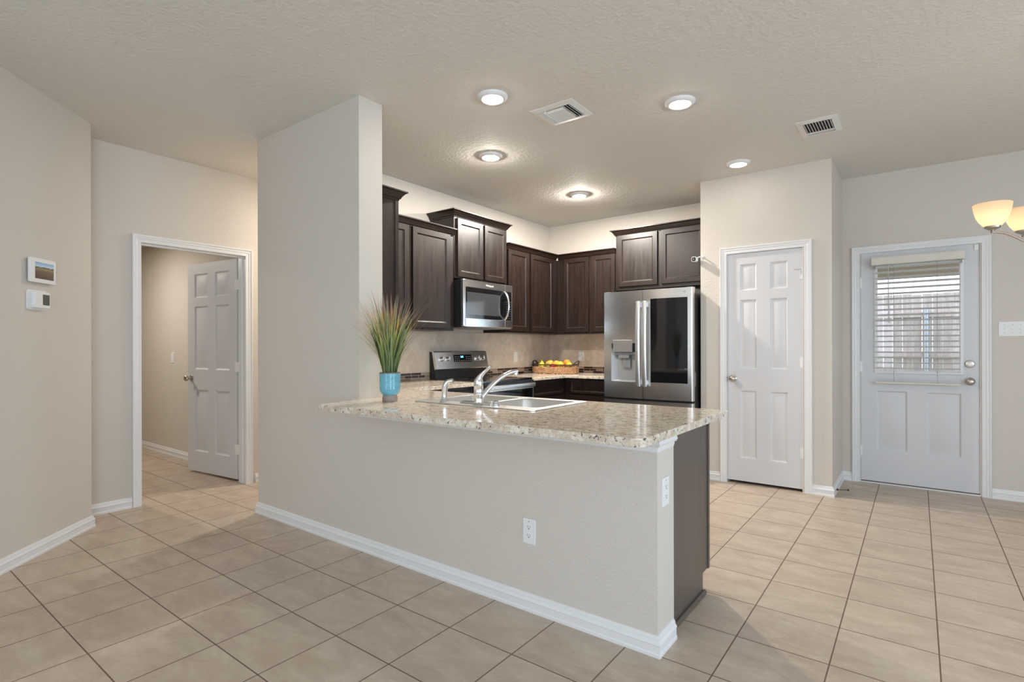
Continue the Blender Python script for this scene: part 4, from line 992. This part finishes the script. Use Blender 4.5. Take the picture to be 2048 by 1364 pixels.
for i in range(34):
    x = -3.2 + i * 0.142
    MB().box(x + 0.0003, x + 0.1417 - rnd.random() ** 3 * 0.008, 0, 0.016, 0.02, 2.26 + rnd.uniform(-0.012, 0.012)).build('picket', FW_, f)
for z in (0.4, 1.15, 1.85): MB().box(-3.2, 1.63, -0.045, -0.001, z, z + 0.09).build('rail', FW_, f)
GALV = mat('galvanised', rgb(190, 200, 210), 0.4, 0.5)
for x in (-2.4, 0.12, 2.0 - 0.4): MB().cyl((x, -0.08, 0), 0.032, 2.0, 'z', 14).build('post', GALV, f, smooth=True, label='grey metal post')
h = thing('neighbour_house', 'pale house roof just showing over the fence at left', 'house', (-6.0, 24, -0.12))
MB().box(-4, 3.2, 0, 6, 0, 2.9).build('wall', mat('siding', rgb(190, 186, 182), 0.8), h)
b = MB(); b.prism([(-0.5, 2.9), (6.5, 2.9), (3, 4.6)], -4.4, 3.6, lambda u, v, w: (w, u, v)); b.build('roof', mat('shingle', rgb(150, 146, 150), 0.9), h)

# ================================================================== ceiling fixtures
LEDM = mat('led_diffuser', (1, 1, 1), 0.5, emit=(1.0, 0.93, 0.84), estr=9)
RING = mat('led_ring', rgb(235, 235, 235), 0.45)
proto = None
lights = [(-2.055, 2.535, 'recessed-style ceiling light nearest the tall wall'), (-1.175, 3.30, 'round ceiling light between the two air vents'),
          (-2.705, 3.31, 'round ceiling light in front of the microwave cabinet'), (-2.69, 4.69, 'round ceiling light above the corner worktop'),
          (-1.182, 4.69, 'round ceiling light nearest the pantry wall')]
for (x, y, lb), pw in zip(lights, (5, 3, 27, 60, 0.4)):
    if proto is None:
        proto = thing('ceiling_light', lb, 'ceiling light', (x, y, H), 0, 'round flush kitchen ceiling lights')
        MB().lathe([(0.062, -0.016), (0.066, -0.020), (0.080, -0.018), (0.092, -0.006), (0.093, 0), (0.062, 0), (0.062, -0.016)], n=48).build('ring', RING, proto, smooth=True)
        MB().lathe([(0, -0.0165), (0.040, -0.016), (0.062, -0.0145), (0.062, -0.002), (0, -0.002)], n=40).build('diffuser', LEDM, proto, smooth=True)
    else:
        c = copy_tree(proto); c.location = (x, y, H); c['label'] = lb
    l = bpy.data.lights.new('led', 'AREA'); l.shape = 'DISK'; l.size = 0.12; l.energy = pw; l.color = (1.0, 0.93, 0.84)
    o = bpy.data.objects.new('led_lamp', l); COL.objects.link(o); o.location = (x, y, H - 0.024)
    l = bpy.data.lights.new('led_side', 'POINT'); l.shadow_soft_size = 0.02; l.energy = (1.2, 1.2, 10, 20, 0.25)[lights.index((x, y, lb))]; l.color = (1.0, 0.93, 0.84)
    o = bpy.data.objects.new('led_side_lamp', l); COL.objects.link(o); o.location = (x, y, H - 0.028)
# out-of-frame fixtures: the hall light, and one added to brighten the side room
for x, y, z, e_, lb in ((-4.33, 3.3, H, 30, 'ceiling light in the hall behind the tall wall'), (-6.6, 1.5, 2.45, 26, 'unseen ceiling light added to brighten the side room')):
    c = copy_tree(proto); c.location = (x, y, z); c['label'] = lb; c['group'] = 'ceiling lights out of view'
    l = bpy.data.lights.new('led', 'AREA'); l.shape = 'DISK'; l.size = 0.12; l.energy = e_; l.color = (1.0, 0.93, 0.82)
    o = bpy.data.objects.new('led_lamp', l); COL.objects.link(o); o.location = (x, y, z - 0.024)
# vents
VD = mat('vent_dark', rgb(40, 42, 44), 0.7)
VW = mat('vent_white', rgb(228, 228, 226), 0.45)
r = thing('air_vent', 'square white multi-direction ceiling vent between the ceiling lights', 'air vent', (-1.842, 2.985, H))
a_ = 0.152
b = MB()
b.sweep([(-0.115, -0.1), (-0.115, 0.1), (0.115, 0.1), (0.115, -0.1)], [(0, -0.010), (0.040, -0.003), (0.040, 0), (0, 0)], closed=True); b.build('frame', VW, r)
MB().box(-0.114, 0.114, -0.099, 0.099, -0.002, -0.0005).build('backing', VD, r)
def slat_y(x, y0, y1, tl, w=0.010):
    mb = MB(); mb.box(-w, w, y0, y1, -0.0006, 0.0006); mb.transform(Matrix.Translation((x, 0, -0.010)) @ Matrix.Rotation(tl, 4, 'Y')); return mb
def slat_x(y, x0, x1, tl, w=0.010):
    mb = MB(); mb.box(x0, x1, -w, w, -0.0006, 0.0006); mb.transform(Matrix.Translation((0, y, -0.010)) @ Matrix.Rotation(tl, 4, 'X')); return mb
for i in range(9): slat_x(-0.075 + i * 0.0187, -0.062, 0.062, -0.75).build('louver', VW, r)
for x, tl in ((-0.105, -0.9), (-0.088, -0.9), (-0.070, -0.9), (0.072, 0.9), (0.090, 0.9), (0.108, 0.9)): slat_y(x, -0.098, 0.098, tl).build('louver', VW, r)
b = MB(); b.box(-0.004, 0.004, -0.03, -0.012, -0.016, -0.008); b.build('damper_lever', VW, r)
r = thing('air_vent', 'rectangular white ceiling vent with dark slots near the pantry wall', 'air vent', (-0.540, 4.255, H))
b = MB(); b.sweep([(-0.085, -0.12), (-0.085, 0.12), (0.085, 0.12), (0.085, -0.12)], [(0, -0.010), (0.040, -0.003), (0.040, 0), (0, 0)], closed=True); b.build('frame', VW, r)
MB().box(-0.084, 0.084, -0.119, 0.119, -0.002, -0.0005).build('backing', VD, r)
for i in range(10):
    slat_y(-0.078 + i * 0.0173, -0.115, 0.06, 0.9, 0.007).build('louver', VW, r)
b = MB(); b.box(-0.084, 0.084, 0.062, 0.092, -0.012, -0.009); b.build('cross_bar', VW, r)

# ================================================================== chandelier
CX, CY = 0.545, 3.765
r = thing('chandelier', 'brushed nickel chandelier with glowing amber glass shades', 'chandelier', (CX, CY, H))
b = MB(); b.lathe([(0, 0), (0.06, 0), (0.055, -0.02), (0.02, -0.03), (0, -0.03)], n=30); b.build('canopy', NICKEL, r, smooth=True)
b = MB(); b.tube([(0, 0, -0.03), (0, 0, -0.75)], 0.006, 10); b.build('stem', NICKEL, r)
b = MB(); b.lathe([(0, -0.70), (0.012, -0.70), (0.016, -0.74), (0.028, -0.80), (0.032, -0.86), (0.022, -0.93), (0.030, -0.95), (0.026, -0.97), (0.008, -1.0), (0.010, -1.01), (0, -1.02)], (0, 0, -0.03), n=30); b.build('body', NICKEL, r, smooth=True)
SHD = bpy.data.materials.new('amber_glass'); SHD.use_nodes = True; n_ = SHD.node_tree.nodes; L = SHD.node_tree.links
bs = n_['Principled BSDF']; bs.inputs['Base Color'].default_value = rgb(250, 234, 212); bs.inputs['Roughness'].default_value = 0.3
tr = n_.new('ShaderNodeBsdfTranslucent'); tr.inputs[0].default_value = rgb(252, 240, 224)
mx = n_.new('ShaderNodeMixShader'); mx.inputs[0].default_value = 0.6
L.new(bs.outputs[0], mx.inputs[1]); L.new(tr.outputs[0], mx.inputs[2]); L.new(mx.outputs[0], n_['Material Output'].inputs[0])
bulb = mat('bulb', (1, 1, 1), 0.5, emit=(1.0, 0.86, 0.66), estr=7.0)
s1 = Vector((0.304 - CX, 3.746 - CY)); a0 = math.atan2(s1.y, s1.x); RR = 0.235
prof_out = [(0.026, 0.0), (0.040, 0.012), (0.056, 0.034), (0.068, 0.060), (0.076, 0.090), (0.081, 0.122)]
prof_in = [(max(p[0] - 0.003, 0.001), p[1] + 0.002) for p in prof_out][::-1]
for i in range(5):
    a = a0 + i * 2 * PI / 5 * -1
    ca, sa = math.cos(a), math.sin(a)
    P_ = lambda d, z: (d * ca, d * sa, z)
    zb = -0.915
    arm = MB().tube(bez(P_(0.02, -0.99), P_(0.09, -1.06), P_(0.14, -0.93), P_(RR, zb - 0.016), 16), 0.0055, 10).build('arm', NICKEL, r, smooth=True)
    MB().lathe([(0, -0.022), (0.007, -0.020), (0.009, -0.014), (0.006, -0.008), (0.016, -0.004), (0.034, 0.006), (0.036, 0.014), (0.026, 0.016), (0, 0.016)], P_(RR, zb), 'z', 24).build('cup', NICKEL, arm, smooth=True)
    MB().lathe(prof_out + prof_in, P_(RR, zb + 0.008), 'z', 40).build('shade', SHD, arm, smooth=True)
    MB().lathe([(0, 0.02), (0.012, 0.022), (0.014, 0.05), (0.030, 0.078), (0.030, 0.092), (0.016, 0.108), (0, 0.110)], P_(RR, zb), 'z', 16).build('light_bulb', bulb, arm, smooth=True)
    l = bpy.data.lights.new('bulb_lamp', 'POINT'); l.energy = 0.30; l.shadow_soft_size = 0.022; l.color = (1.0, 0.88, 0.72)
    o = bpy.data.objects.new('bulb_lamp', l); COL.objects.link(o); o.location = (CX + RR * ca, CY + RR * sa, H + zb + 0.088)
